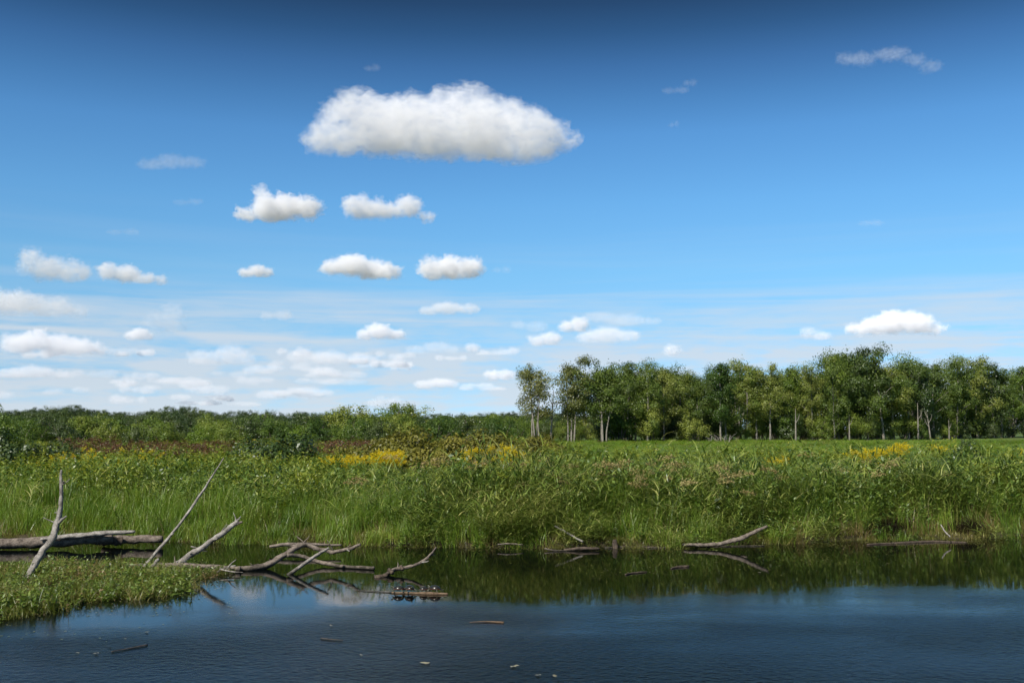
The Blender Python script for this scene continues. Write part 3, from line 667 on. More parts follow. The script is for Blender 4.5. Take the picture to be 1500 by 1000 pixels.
# edge of the picture: a nearer leafy tree at the left
b = base_at(-8, 66); plant_tree('leafy_tree', BUSH[3], b, 0.3, (0.5, 0.5, height_to(606, b) / 6), 'fresh green leafy tree cut by the left picture edge')
b = base_at(-14, 100); plant_tree('leafy_tree', BUSH[5], b, 1.3, (0.75, 0.75, height_to(585, b) / 6), 'taller tree whose crown tip peeps in behind the green one at the left picture edge')
# shrubs out in the meadow
for i, (px, d0, top, w, pr, lab) in enumerate((
        (412, 50, 638, 1.15, BRUSH, 'round dark green shrub standing in the red-brown marsh'), (388, 51, 646, 0.8, BRUSH, 'small dark shrub touching the round dark green one at its left side'),
        (600, 46, 630, 1.17, OLIVE, 'tall olive shrub behind the yellow goldenrod patch'), (568, 48, 640, 0.98, OLIVE, 'low olive shrub at the left of the tall olive one'),
        (640, 48, 639, 1.04, OLIVE, 'olive shrub with a flat top between the two tallest olive ones'), (672, 45, 640, 0.98, OLIVE, 'brownish olive shrub with dark stems, in the middle of the meadow'),
        (728, 45, 631, 1.04, OLIVE, 'tall rounded olive shrub behind the orange-yellow flowers'), (700, 46, 641, 0.91, OLIVE, 'low olive shrub before the dark thicket, beside the rounded one'),
        (800, 66, 637, 0.91, OLIVE, 'small olive shrub at the edge of the mown field'), (772, 68, 642, 1.04, OLIVE, 'flat olive shrub next to the small one at the field edge'),
        (95, 52, 650, 0.8, BRUSH, 'small green shrub in the marsh near the left picture edge'), (1415, 62, 641, 0.35, BRUSH, 'thin dark sapling sticking up before the field at the right'),
        (24, 47, 636, 1.0, BRUSH, 'wide green shrub below the leafy tree at the left edge'), (1398, 41, 662, 0.55, BRUSH, 'dark leafy shrub on the bank below the thin sapling'),
        (1075, 40, 668, 0.5, BRUSH, 'dark leafy shrub half sunk in the bank grasses right of the reed plumes'))):
    b = base_at(px, d0); h = height_to(top, b)
    plant_tree('shrub', pr[i % 3], b, i * 1.3, (w, w, h / 2.2), lab, 'shrub')

# ------------------------------------------------------------------ meadow plants
M_GRASS = foliage('fresh_grass', [(0.078, 0.150, 0.020), (0.128, 0.225, 0.028), (0.190, 0.290, 0.042), (0.27, 0.30, 0.085)], 0.32, 0.6)
M_SEDGE = foliage('yellow_green_sedge', [(0.095, 0.115, 0.022), (0.140, 0.160, 0.032), (0.190, 0.185, 0.060), (0.24, 0.20, 0.085)], 0.28, 0.5)
M_REED = foliage('blue_green_reed_leaves', [(0.060, 0.104, 0.022), (0.116, 0.172, 0.036), (0.190, 0.240, 0.058), (0.34, 0.34, 0.15)], 0.26, 0.5, 0.5)
M_FORB = foliage('broad_green_herb_leaves', [(0.044, 0.086, 0.018), (0.088, 0.152, 0.030), (0.155, 0.222, 0.046), (0.26, 0.30, 0.10)], 0.26, 0.6, 0.5)
M_YFORB = foliage('yellow_green_herb_leaves', [(0.095, 0.140, 0.022), (0.165, 0.215, 0.032), (0.235, 0.275, 0.046), (0.32, 0.32, 0.07)], 0.28, 0.5)
M_DRY = foliage('dry_tan_grass', [(0.12, 0.085, 0.045), (0.20, 0.150, 0.080), (0.29, 0.225, 0.13)], 0.22, 0.5)
M_DOCK = foliage('red_brown_dock', [(0.070, 0.032, 0.022), (0.105, 0.048, 0.030), (0.14, 0.075, 0.044)], 0.15, 0.6)
M_GOLD = foliage('golden_blossom', [(0.40, 0.29, 0.012), (0.54, 0.43, 0.015), (0.64, 0.55, 0.04)], 0.25, 0.4, 0.2)
M_PLUME = foliage('tan_reed_plume', [(0.22, 0.17, 0.085), (0.31, 0.255, 0.14), (0.42, 0.36, 0.22)], 0.25, 0.5, 0.2)
M_HOLLOW_SHADE = foliage('hollow_shade_stems', [(0.008, 0.007, 0.005), (0.016, 0.013, 0.008), (0.035, 0.027, 0.016)], 0.05, 0.4, 0.1)  # near-black colour stands in for the shade inside the bank hollows
M_STEM = foliage('green_brown_stem', [(0.07, 0.075, 0.03), (0.12, 0.105, 0.045)], 0.1, 0.3)

def g_grass(seed, mat, n, h0, h1, w0, w1, spread, curve=(0.1, 0.55), dry=0.12):
    r = np.random.default_rng(seed); Q = Quads()
    base = np.c_[r.normal(0, spread, (n, 2)), np.full(n, -0.05)]
    Q.add(blades(base, r.uniform(h0, h1, n), r.uniform(0, 2 * PI, n), r.normal(0.06, 0.10, n), r.uniform(*curve, n), r.uniform(w0, w1, n), 4, r), np.repeat(np.clip(r.normal(0.42, 0.2, n), 0, 1), 4))
    nd = int(n * dry)
    if nd:
        base = np.c_[r.normal(0, spread * 1.1, (nd, 2)), np.full(nd, -0.05)]
        Q.add(blades(base, r.uniform(h0 * 0.5, h1 * 0.8, nd), r.uniform(0, 2 * PI, nd), r.normal(0.2, 0.25, nd), r.uniform(*curve, nd), r.uniform(w0, w1, nd), 4, r), np.repeat(r.uniform(0.2, 1, nd), 4), 1)
    return Q.build('tuft', [mat, M_DRY])
def stalk_points(r, base, h, az, lean, k=12):
    s = np.linspace(0, 1, k); return base + np.stack([np.cos(az) * lean * h * s ** 1.6, np.sin(az) * lean * h * s ** 1.6, h * s], -1)
def g_reed(seed, stalks=9, h0=0.75, h1=1.25, spread=0.28, mat=None, wind=(0.5, 0.35)):
    r = np.random.default_rng(seed); Q = Quads()
    for i in range(stalks):
        h = r.uniform(h0, h1); az = r.uniform(0, 2 * PI); ln = abs(r.normal(*wind)); b = np.array((*r.normal(0, spread, 2), -0.05)); P = stalk_points(r, b, h, az, ln)
        Q.add(blades(b[None], h, az, ln * 0.4, ln * 0.6, 0.010, 5, r, 0.0), 0.35)
        n = int(r.integers(7, 11)); ii = np.linspace(2, 11, n).astype(int); a2 = az + np.where(np.arange(n) % 2, 0.9, -0.9) + r.normal(0, 0.6, n)
        Q.add(blades(P[ii], r.uniform(0.28, 0.52, n), a2, r.uniform(0.5, 1.1, n), r.uniform(0.4, 1.2, n), r.uniform(0.024, 0.038, n), 4, r, 0.8), np.repeat(np.clip(r.normal(0.45, 0.25, n), 0, 1), 4))
    return Q.build('reed_clump', [mat or M_REED])
def add_forb(Q, r, b, h, az, ln, nl, L0, L1, ratio, mi=0, t0=0.45, low=0.15):
    P = stalk_points(r, b, h, az, ln, 24)
    Q.add(blades(b[None], h, az, ln * 0.4, ln * 0.6, 0.012, 4, r, 0.0), 0.3, mi)
    f = r.uniform(low, 1.0, nl); ii = (f * 23).astype(int); a = np.arange(nl) * 2.4 + r.normal(0, 0.4, nl)
    d = np.stack([np.cos(a), np.sin(a), r.normal(0.35, 0.45, nl)], -1); L = r.uniform(L0, L1, nl) * (1.15 - 0.5 * f)
    Q.add(leaves(P[ii], d, L, L * ratio, r, 0.5), np.clip(r.normal(t0, 0.2, nl), 0, 1), mi)
    return P[-1]
def g_forb(seed, mat, stems=6, h0=0.7, h1=1.25, spread=0.25, nl=24, L0=0.11, L1=0.21, ratio=0.36):
    r = np.random.default_rng(seed); Q = Quads()
    for i in range(stems):
        add_forb(Q, r, np.array((*r.normal(0, spread, 2), -0.05)), r.uniform(h0, h1), r.uniform(0, 2 * PI), abs(r.normal(0.1, 0.1)), nl, L0, L1, ratio)
    return Q.build('herb_clump', [mat])
def plume_quads(r, top, az, L, n, size, droop):
    """a feathery flower head: fine side sprays along a nodding axis"""
    s = r.uniform(0, 1, n) ** 0.8; wid = 0.30 * L * np.sin(PI * np.clip(s * 0.85 + 0.12, 0, 1)) 
    ax = np.stack([np.cos(az) * L * droop * s ** 1.3, np.sin(az) * L * droop * s ** 1.3, L * (s * (1 - 0.3 * droop) - 0.35 * droop * s ** 2)], -1)
    p = top + ax + r.normal(size=(n, 3)) * wid[:, None] * 0.42
    d = unit(np.stack([np.cos(az) * droop + 0 * s, np.sin(az) * droop + 0 * s, 0.6 + 0 * s], -1) + r.normal(size=(n, 3)) * 0.6)
    return leaves(p, d, size * r.uniform(0.6, 1.5, n), size * 0.4, r)
def g_dock(seed, mat, stems=7, h0=0.85, h1=1.3):
    r = np.random.default_rng(seed); Q = Quads()
    for i in range(stems):
        b = np.array((*r.normal(0, 0.3, 2), -0.05)); h = r.uniform(h0, h1); az = r.uniform(0, 6.28)
        top = add_forb(Q, r, b, h, az, 0.08, 10, 0.12, 0.22, 0.25, 1)
        Q.add(plume_quads(r, b + (top - b) * 0.45, az, h * 0.6, 90, 0.07, 0.1), r.uniform(0, 1, 90), 0)
    return Q.build('dock_clump', [mat, M_FORB])
def g_gold(seed, stems=7, h0=0.9, h1=1.3):
    r = np.random.default_rng(seed); Q = Quads()
    for i in range(stems):
        b = np.array((*r.normal(0, 0.25, 2), -0.05)); az = r.uniform(0, 6.28)
        top = add_forb(Q, r, b, r.uniform(h0, h1), az, 0.1, 26, 0.08, 0.13, 0.22)
        Q.add(plume_quads(r, top - np.array((0, 0, 0.12)), az, 0.26, 60, 0.035, 0.7), r.uniform(0, 1, 60), 1)
    return Q.build('goldenrod_clump', [M_YFORB, M_GOLD])
def g_water(seed, dry=False):
    r = np.random.default_rng(seed); Q = Quads()
    for i in range(6):
        add_forb(Q, r, np.array((*r.normal(0, 0.13, 2), -0.02)), r.uniform(0.10, 0.40), r.uniform(0, 6.28), abs(r.normal(0.6, 0.4)), 9, 0.06, 0.14, 0.38, 0 if r.uniform() > (0.6 if dry else 0.06) else 1, 0.5, 0.05)
    return Q.build('water_plant', [M_WATERPL, M_DRY])
M_WATERPL = foliage('water_plant_leaves', [(0.055, 0.095, 0.018), (0.095, 0.155, 0.026), (0.145, 0.200, 0.042), (0.21, 0.25, 0.08)], 0.26, 0.5, 0.6)

PROTO = []                                        # kinds of clump; several shapes of each
def kind(meshes):
    i = len(PROTO); PROTO.extend(meshes); return list(range(i, len(PROTO)))
K_GRASS = kind([g_grass(300 + i, M_GRASS, 48, 0.65, 1.15, 0.013, 0.024, 0.17) for i in range(4)])
K_EDGE = kind([g_grass(310 + i, M_SEDGE, 45, 0.16, 0.42, 0.010, 0.019, 0.16, (0.2, 0.9), 0.25) for i in range(3)])
K_SEDGE = kind([g_grass(320 + i, M_SEDGE, 50, 0.5, 0.9, 0.010, 0.018, 0.18, (0.2, 0.7), 0.3) for i in range(3)])
K_DRY = kind([g_grass(330 + i, M_DRY, 40, 0.4, 0.95, 0.010, 0.017, 0.16, (0.2, 0.9), 0.0) for i in range(3)])
K_REED = kind([g_reed(340 + i) for i in range(5)])
K_FORB = kind([g_forb(350 + i, M_FORB) for i in range(5)])
K_BROAD = kind([g_forb(360 + i, M_FORB, 5, 0.7, 1.25, 0.25, 20, 0.13, 0.25, 0.40) for i in range(3)])
K_YFORB = kind([g_forb(370 + i, M_YFORB, 7, 0.75, 1.3, 0.25, 26, 0.10, 0.19, 0.36) for i in range(4)])
K_DOCK = kind([g_dock(380 + i, M_DOCK) for i in range(3)])
K_GOLD = kind([g_gold(390 + i) for i in range(3)])
K_OLIVE = kind([g_forb(395 + i, M_OLIVE, 8, 0.7, 1.2, 0.3, 28, 0.06, 0.12, 0.22) for i in range(3)])
K_HOLLOW_SHADE = kind([g_grass(420 + i, M_HOLLOW_SHADE, 60, 0.15, 0.45, 0.012, 0.03, 0.18, (0.2, 1.0), 0.0) for i in range(2)])
K_WATER = kind([g_water(400 + i) for i in range(4)] + [g_water(410, True)])
PCOL = bpy.data.collections.new('clump_shapes')
for i, me in enumerate(PROTO):
    o = bpy.data.objects.new('shape_%03d' % i, me); PCOL.objects.link(o)

def scatter(name, pts, idx, scl, rz, label, cat, tilt=0.12, seed=1):
    """one object of uncountable plants: a clump at every point"""
    r = np.random.default_rng(seed); n = len(pts)
    me = bpy.data.meshes.new(name); me.vertices.add(n); me.vertices.foreach_set('co', np.asarray(pts, np.float32).reshape(-1))
    rot = np.c_[r.normal(0, tilt, (n, 2)), rz].astype(np.float32)
    a = me.attributes.new('rot', 'FLOAT_VECTOR', 'POINT'); a.data.foreach_set('vector', rot.reshape(-1))
    a = me.attributes.new('scl', 'FLOAT_VECTOR', 'POINT'); a.data.foreach_set('vector', np.asarray(scl, np.float32).reshape(-1))
    a = me.attributes.new('idx', 'INT', 'POINT'); a.data.foreach_set('value', np.asarray(idx, np.int32))
    ng = bpy.data.node_groups.new('scatter_' + name, 'GeometryNodeTree')
    ng.interface.new_socket('Geometry', in_out='INPUT', socket_type='NodeSocketGeometry'); ng.interface.new_socket('Geometry', in_out='OUTPUT', socket_type='NodeSocketGeometry')
    N = ng.nodes.new; L = ng.links.new
    gi, go, ci, ip = N('NodeGroupInput'), N('NodeGroupOutput'), N('GeometryNodeCollectionInfo'), N('GeometryNodeInstanceOnPoints')
    ci.inputs['Collection'].default_value = PCOL; ci.inputs['Separate Children'].default_value = True; ci.inputs['Reset Children'].default_value = True
    ip.inputs['Pick Instance'].default_value = True
    def na(nm, t):
        x = N('GeometryNodeInputNamedAttribute'); x.data_type = t; x.inputs['Name'].default_value = nm; return x.outputs['Attribute']
    e2r = N('FunctionNodeEulerToRotation'); L(na('rot', 'FLOAT_VECTOR'), e2r.inputs[0])
    L(gi.outputs[0], ip.inputs['Points']); L(ci.outputs[0], ip.inputs['Instance']); L(na('idx', 'INT'), ip.inputs['Instance Index'])
    L(e2r.outputs[0], ip.inputs['Rotation']); L(na('scl', 'FLOAT_VECTOR'), ip.inputs['Scale']); L(ip.outputs[0], go.inputs[0])
    o = link(name, me); md = o.modifiers.new('scatter', 'NODES'); md.node_group = ng
    tag(o, label, cat, kind='stuff'); return o

rm = np.random.default_rng(77)
def field(n, s0, s1, u0=-60, u1=1560):
    """n points between s0 and s1 metres behind the waterline, inside the directions u0..u1"""
    s = np.sqrt(rm.uniform((s0 + 27) ** 2, (s1 + 27) ** 2, n)) - 27 if s1 - s0 > 3 else rm.uniform(s0, s1, n)
    u = rm.uniform(u0, u1, n)
    x = (u - 750) / FPX * (28 + s); y = edge_y(x) + s; x = (u - 750) / FPX * y; y = edge_y(x) + s
    return x, y, u, s
def bump01(v, a, b, soft):
    return np.clip((v - a) / soft, 0, 1) * np.clip((b - v) / soft, 0, 1)
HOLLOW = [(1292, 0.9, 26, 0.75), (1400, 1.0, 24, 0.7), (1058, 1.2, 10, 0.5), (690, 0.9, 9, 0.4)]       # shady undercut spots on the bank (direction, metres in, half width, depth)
def choose(x, y, u, s):
    """which kind of plant grows where: patches by noise, zones by distance from the water and along the bank"""
    left = np.clip((600 - u) / 120, 0, 1); mid = bump01(u, 520, 1180, 120); right = np.clip((u - 1080) / 120, 0, 1)
    s0_ = s; s = s + 1.5 * fbm(x, y, 1.5, 11) * np.clip(s / 2, 0, 1) + 1.0 * fbm(x, y, 0.6, 12) * np.clip(s / 2, 0, 1)
    front = np.clip((4.2 - s) / 1.6, 0, 1); midd = bump01(s, 2.0, 14, 3); back = np.clip((s - 8) / 5, 0, 1); far = np.clip((s - 22) / 8, 0, 1)
    W = [
        (K_EDGE, np.clip((1.2 - s) / 0.6, 0, 1) * 5),
        (K_GRASS, front * (1.15 + 1.4 * left) + 0.15 * midd + 0.1 * back),
        (K_SEDGE, 0.45 * front + 0.18 * midd + 0.15 * back + 0.7 * left * bump01(s, 3, 20, 3) * np.clip((260 - u) / 80, 0, 1)),
        (K_DRY, 0.28 * front + 0.34 * midd + 0.05 * back + 0.4 * right * np.clip((1.6 - s) / 0.8, 0, 1)),
        (K_REED, (0.95 * front + 1.0 * midd + 0.06 * back) * (0.18 + 1.1 * mid + 0.55 * right)),
        (K_FORB, 1.2 * midd + 1.0 * back * (1 - 0.5 * left) + 0.5 * front * (1 - left)),
        (K_BROAD, 1.0 * midd + 0.6 * back + 0.28 * front * (1 - left)),
        (K_YFORB, 0.65 * midd + (1.3 * back) * (0.6 + 0.5 * mid + 0.6 * right + 0.6 * left)),
        (K_OLIVE, 0.5 * left * back + 0.5 * far * (1 - right)),
        (K_DOCK, 1.25 * far * (np.clip((370 - u) / 40, 0, 1) * np.clip((u - 70) / 40, 0, 1) + bump01(u, 450, 560, 25) + 0.7 * bump01(u, 640, 735, 25))),
        (K_GOLD, 0.35 * left * back * bump01(s, 12, 24, 3) * bump01(u, 30, 260, 40) + 0.03 * back),
    ]
    G = np.stack([np.log(w + 1e-4) + 1.0 * fbm(x, y, 1.1, 20 + k) + 1.1 * fbm(x, y, 0.33, 40 + k) + 0.6 * fbm(x, y, 0.14, 50 + k) + 0.6 * rm.gumbel(size=len(x)) for k, (_, w) in enumerate(W)])
    pick = G.argmax(0); lens = np.array([len(k) for k, _ in W]); st = np.array([k[0] for k, _ in W])
    return st[pick] + (rm.uniform(size=len(x)) * lens[pick]).astype(int), pick
def plant_field(name, label, spec, seed):
    P, I, S, R = [], [], [], []
    for n, s0, s1, u0, u1, big in spec:
        x, y, u, s = field(n, s0, s1, u0, u1)
        ok = np.ones(n, bool)
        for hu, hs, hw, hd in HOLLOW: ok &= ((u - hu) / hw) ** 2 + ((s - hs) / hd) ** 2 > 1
        x, y, u, s = x[ok], y[ok], u[ok], s[ok]
        idx, pick = choose(x, y, u, s)
        h = np.interp(s, [0, 0.8, 2, 3.5, 8, 14], [0.55, 0.8, 0.98, 1.15, 1.12, 1.05]) * rm.uniform(0.65, 1.2, len(s)) * (1 + 0.20 * fbm(x, y, 1.3, 60) + 0.16 * fbm(x, y, 0.45, 61) + 0.24 * fbm(x, y, 0.2, 62))
        h *= 1 + 0.30 * np.clip((u - 480) / 420, 0, 1) * bump01(s, 0.4, 5.2, 1.2)            # the right-hand bank is taller and steeper
        h *= np.where((s > 8) & (u > 760), np.interp(s, [8, 16], [0.95, 1.06]), 1.0)
        h *= 1 - 0.34 * bump01(u, 470, 790, 60) * bump01(s, 7, 20, 4)
        h *= np.where(s > 26, 0.9, 1.0)
        w = h ** 0.5 * big
        P.append(np.c_[x, y, ground_z(x, y)]); I.append(idx); S.append(np.c_[w, w, h]); R.append(rm.uniform(0, 6.28, len(s)))
    if name == 'bank_vegetation':                  # near-black stem tufts added as painted shade in the bank hollows
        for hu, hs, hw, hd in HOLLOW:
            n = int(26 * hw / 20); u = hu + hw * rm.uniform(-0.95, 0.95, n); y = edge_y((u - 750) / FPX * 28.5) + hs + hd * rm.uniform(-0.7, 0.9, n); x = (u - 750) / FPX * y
            P.append(np.c_[x, y, ground_z(x, y)]); I.append(np.array(K_HOLLOW_SHADE)[rm.integers(0, 2, n)]); S.append(np.ones((n, 3)) * rm.uniform(0.8, 1.25, n)[:, None]); R.append(rm.uniform(0, 6.28, n))
    return scatter(name, np.concatenate(P), np.concatenate(I), np.concatenate(S), np.concatenate(R), label, 'vegetation', seed=seed)
plant_field('bank_vegetation', 'dense green grasses, reeds and herbs growing down the far bank to the water',
            [(3200, -0.3, 3.2, -60, 1560, 1.0), (2600, 3.0, 9, -60, 1560, 1.05), (2700, 9, 18, -60, 1560, 1.2)], 3)
plant_field('marsh_vegetation', 'olive, yellow-green and red-brown marsh plants covering the flat behind the bank',
            [(2300, 18, 28, -60, 1560, 1.45), (3200, 27, 60, -60, 840, 2.1), (2800, 55, 112, -60, 800, 3.2)], 4)
# the mown field at the right: short turf tufts
nf = 3200; yf = np.sqrt(rm.uniform(52 ** 2, 200 ** 2, nf)); uf = rm.uniform(740, 1560, nf); xf = (uf - 750) / FPX * yf
scatter('field_grass', np.c_[xf, yf, ground_z(xf, yf)], np.array(K_EDGE + K_GRASS)[rm.integers(0, 7, nf)], np.c_[np.full(nf, 3.2), np.full(nf, 3.2), rm.uniform(0.25, 0.5, nf)],
        rm.uniform(0, 6.28, nf), 'short even green grass of the field before the tall trees', 'grass', seed=5)

# --- goldenrod: plants that stand out one by one
def goldenrod_proto(seed, heads):
    r = np.random.default_rng(seed); Q = Quads(); H = []
    for i in range(heads):
        b = np.array((*r.normal(0, 0.20, 2), -0.05)); az = r.uniform(0, 6.28)
        top = add_forb(Q, r, b, r.uniform(1.05, 1.4), az, 0.12, 30, 0.08, 0.13, 0.22)
        h = Quads()
        for j in range(4):
            h.add(plume_quads(r, np.array((0, 0, -0.16 + 0.04 * j)), az + j * 1.57 + r.normal(0, 0.3), 0.30, 70, 0.04, 0.9), r.uniform(0, 1, 70))
        H.append((h.build('flower_head', [M_GOLD]), top))
    return Q.build('foliage', [M_YFORB]), H
GR = [goldenrod_proto(500 + i, n) for i, n in enumerate((4, 5, 6))]
rg = np.random.default_rng(12)
def goldenrod(px, d, top, label, group=None, i=None):
    i = int(rg.integers(3)) if i is None else i
    b = base_at(px, d); h = height_to(top, b) / 1.35
    t = empty('goldenrod', b, rg.uniform(0, 6.28), (h ** 0.5, h ** 0.5, h)); tag(t, label, 'flower', group)
    link('foliage', GR[i][0], t)
    for me, top_ in GR[i][1]: link('flower_head', me, t, top_)
for i in range(20):
    u = rg.uniform(0, 1); goldenrod(488 + 100 * u, rg.uniform(40, 44), 670 - 11 * u + rg.uniform(-3, 7), 'yellow goldenrod plant in the broad bright patch at mid-meadow', 'goldenrods of the broad yellow patch')
for px, d, top, lab in ((744, 42, 651, 'tall orange-yellow goldenrod, highest of the clump right of mid-meadow'), (757, 42.5, 660, 'orange-yellow goldenrod leaning right beside the tallest one'), (735, 41, 666, 'shorter goldenrod at the front of the orange-yellow clump'),
                        (762, 41, 672, 'lowest goldenrod of the orange-yellow clump'), (692, 43, 656, 'single goldenrod left of the orange-yellow clump'), (686, 41, 668, 'small goldenrod below the single one'),
                        (715, 40, 676, 'dull goldenrod nearly hidden below the clump'), (1366, 58, 651, 'lone goldenrod beside the pale log in the field'), (1499, 50, 658, 'goldenrod cut by the right picture edge'), (1136, 40, 668, 'small goldenrod among the green herbs right of the reed plumes')):
    goldenrod(px, d, top, lab)
for i in range(9):
    u = rg.uniform(0, 1); goldenrod(1255 + 80 * u, rg.uniform(42, 52), 653 + rg.uniform(-5, 9) + (8 if u < 0.3 else 0), 'yellow goldenrod plant in the clump on the bank below the tall grove', 'goldenrods below the grove')
for i in range(16):
    goldenrod(rg.uniform(40, 158), rg.uniform(42, 50), 682 + rg.uniform(-6, 7), 'yellow goldenrod plant in the patch near the leaning dead stake', 'goldenrods near the left edge')

# --- reeds with nodding tan plumes
def reed_proto(seed):
    r = np.random.default_rng(seed); Q = Quads(); h = 1.5; P = stalk_points(r, np.array((0, 0, -0.05)), h, 0.0, 0.42)
    Q.add(blades(np.array([[0, 0, -0.05]]), h, 0.0, 0.17, 0.25, 0.014, 6, r, 0.0), 0.8)
    n = 9; ii = np.linspace(2, 10, n).astype(int); a2 = np.where(np.arange(n) % 2, 0.7, -0.7) + r.normal(0, 0.5, n)
    Q.add(blades(P[ii], r.uniform(0.3, 0.5, n), a2, r.uniform(0.6, 1.1, n), r.uniform(0.5, 1.2, n), r.uniform(0.02, 0.03, n), 4, r, 0.8), np.repeat(np.clip(r.normal(0.5, 0.22, n), 0, 1), 4))
    q = Quads(); q.add(plume_quads(r, np.zeros(3), 0.0, 0.42, 120, 0.065, 1.3), r.uniform(0, 1, 120))
    return Q.build('stem', [M_REED]), q.build('plume', [M_PLUME]), P[-1]
RD = [reed_proto(520 + i) for i in range(4)]
for i in range(72):
    if i < 50: px = rg.normal(930, 110); d = rg.uniform(28.6, 33)
    elif i < 62: px = rg.uniform(1150, 1345); d = rg.uniform(31, 37)
    else: px = rg.uniform(560, 760); d = rg.uniform(29, 34)
    st, pl, tp = RD[i % 4]; b = base_at(px, d)
    wind = 0.0 if rg.uniform() < 0.7 else PI
    t = empty('common_reed', b, wind + rg.normal(0, 0.5), rg.uniform(0.8, 1.15)); grp = 'plumed reeds in mid-bank' if i < 50 else 'plumed reeds below the grove' if i < 62 else 'plumed reeds left of mid-bank'
    tag(t, ('tan-plumed reed bending in the thick stand at the middle of the far bank', 'tan-plumed reed on the bank below the yellow goldenrods and the grove', 'tan-plumed reed on the bank below the olive shrubs')[0 if i < 50 else 1 if i < 62 else 2], 'reed', grp)
    link('stem', st, t); link('plume', pl, t, tp)['kind'] = 'stuff'

# --- brown sedge tussocks at the undercut right-hand bank
for px, py, w, lab in ((1342, 783, 1.3, 'round brown sedge tussock between the two dark hollows in the bank'), (1440, 780, 1.1, 'brown dry tussock right of the dark hollows'), (1248, 786, 1.1, 'ragged dry tussock left of the first dark hollow'),
                       (1012, 786, 0.9, 'dry brown grass clump above the curved log at the shore')):
    b = at_z(px, py, 0.05); t = empty('sedge_tussock', b, px * 0.1, (w, w, w * 0.62)); tag(t, lab, 'tussock')
    link('dry_blades', PROTO[K_DRY[0]], t); link('dry_blades', PROTO[K_DRY[1]], t, (0.15, 0.05, 0), (0, 0, 2)); link('dry_blades', PROTO[K_DRY[2]], t, (-0.16, 0.02, 0), (0, 0, 4))

# --- the mat of floating water plants in the near left corner
MAT = np.array([(-90, 846), (-40, 834), (40, 830), (90, 829), (150, 831), (200, 832), (260, 829), (310, 832), (340, 836), (325, 844), (285, 854), (250, 868), (190, 880), (120, 884), (60, 896), (0, 914), (-90, 930)], float)
def in_poly(px, py, poly):
    inside = np.zeros(len(px), bool); j = len(poly) - 1
    for i in range(len(poly)):
        xi, yi = poly[i]; xj, yj = poly[j]
        inside ^= ((yi > py) != (yj > py)) & (px < (xj - xi) * (py - yi) / (yj - yi + 1e-12) + xi); j = i
    return inside
MATW = np.array([at_z(a, b, 0.0)[:2] for a, b in MAT])
lo, hi = MATW.min(0), MATW.max(0); n0 = 9000
mx_, my_ = rm.uniform(lo[0], hi[0], n0), rm.uniform(lo[1], hi[1], n0)
ok = in_poly(mx_ + 0.45 * fbm(mx_, my_, 0.4, 71) + 0.2 * fbm(mx_, my_, 0.12, 77), my_ + 0.6 * fbm(mx_, my_, 0.4, 72) + 0.3 * fbm(mx_, my_, 0.13, 78), MATW) & (fbm(mx_, my_, 0.45, 75) < 0.62); mx_, my_ = mx_[ok], my_[ok]
sel = rm.permutation(len(mx_))[:1700]; mx_, my_ = mx_[sel], my_[sel]; nm = len(mx_)
hs = rm.uniform(0.35, 1.0, nm) * (1 + 0.45 * fbm(mx_, my_, 0.8, 73))
wi = np.array(K_WATER + K_EDGE)[np.where(fbm(mx_, my_, 0.6, 74) > 0.6, rm.integers(4, 6, nm), np.where(rm.uniform(size=nm) < 0.3 + 0.2 * fbm(mx_, my_, 0.3, 76), rm.integers(5, 8, nm), rm.integers(0, 4, nm)))]
scatter('floating_water_plants', np.c_[mx_, my_, np.full(nm, 0.01)], wi, np.c_[hs, hs, hs], rm.uniform(0, 6.28, nm), 'leafy green mat of floating water plants in the near left corner of the river', 'water plants', 0.2, 6)

# ------------------------------------------------------------------ driftwood, fallen logs, stakes
M_DRIFT = wood('weathered_grey_wood', (0.36, 0.33, 0.29), (0.085, 0.074, 0.063), 7, True)
M_DRIFT_BROWN = wood('brown_weathered_wood', (0.25, 0.205, 0.165), (0.048, 0.037, 0.029), 7, True)
M_TURTLE_LOG = wood('soft_tan_wood', (0.21, 0.145, 0.09), (0.07, 0.045, 0.028), 9)
M_DRIFT_DARK = wood('wet_dark_wood', (0.12, 0.09, 0.065), (0.03, 0.023, 0.018), 6)
def px_limb(pts, rad, seg=9, bump=0.12, seed=0, flat=1.0, n=None):
    """limb through (px, py, distance) places, radii in photo pixels; distance 0 = afloat"""
    P = np.array([at_z(a, b, 0.012) if d == 0 else at_y(a, b, d * (1.021 if d < 25.5 else 1.006 if d < 40 else 1.0)) for a, b, d in pts]); y = np.mean(P[:, 1])
    return P, [r * y / FPX for r in rad]
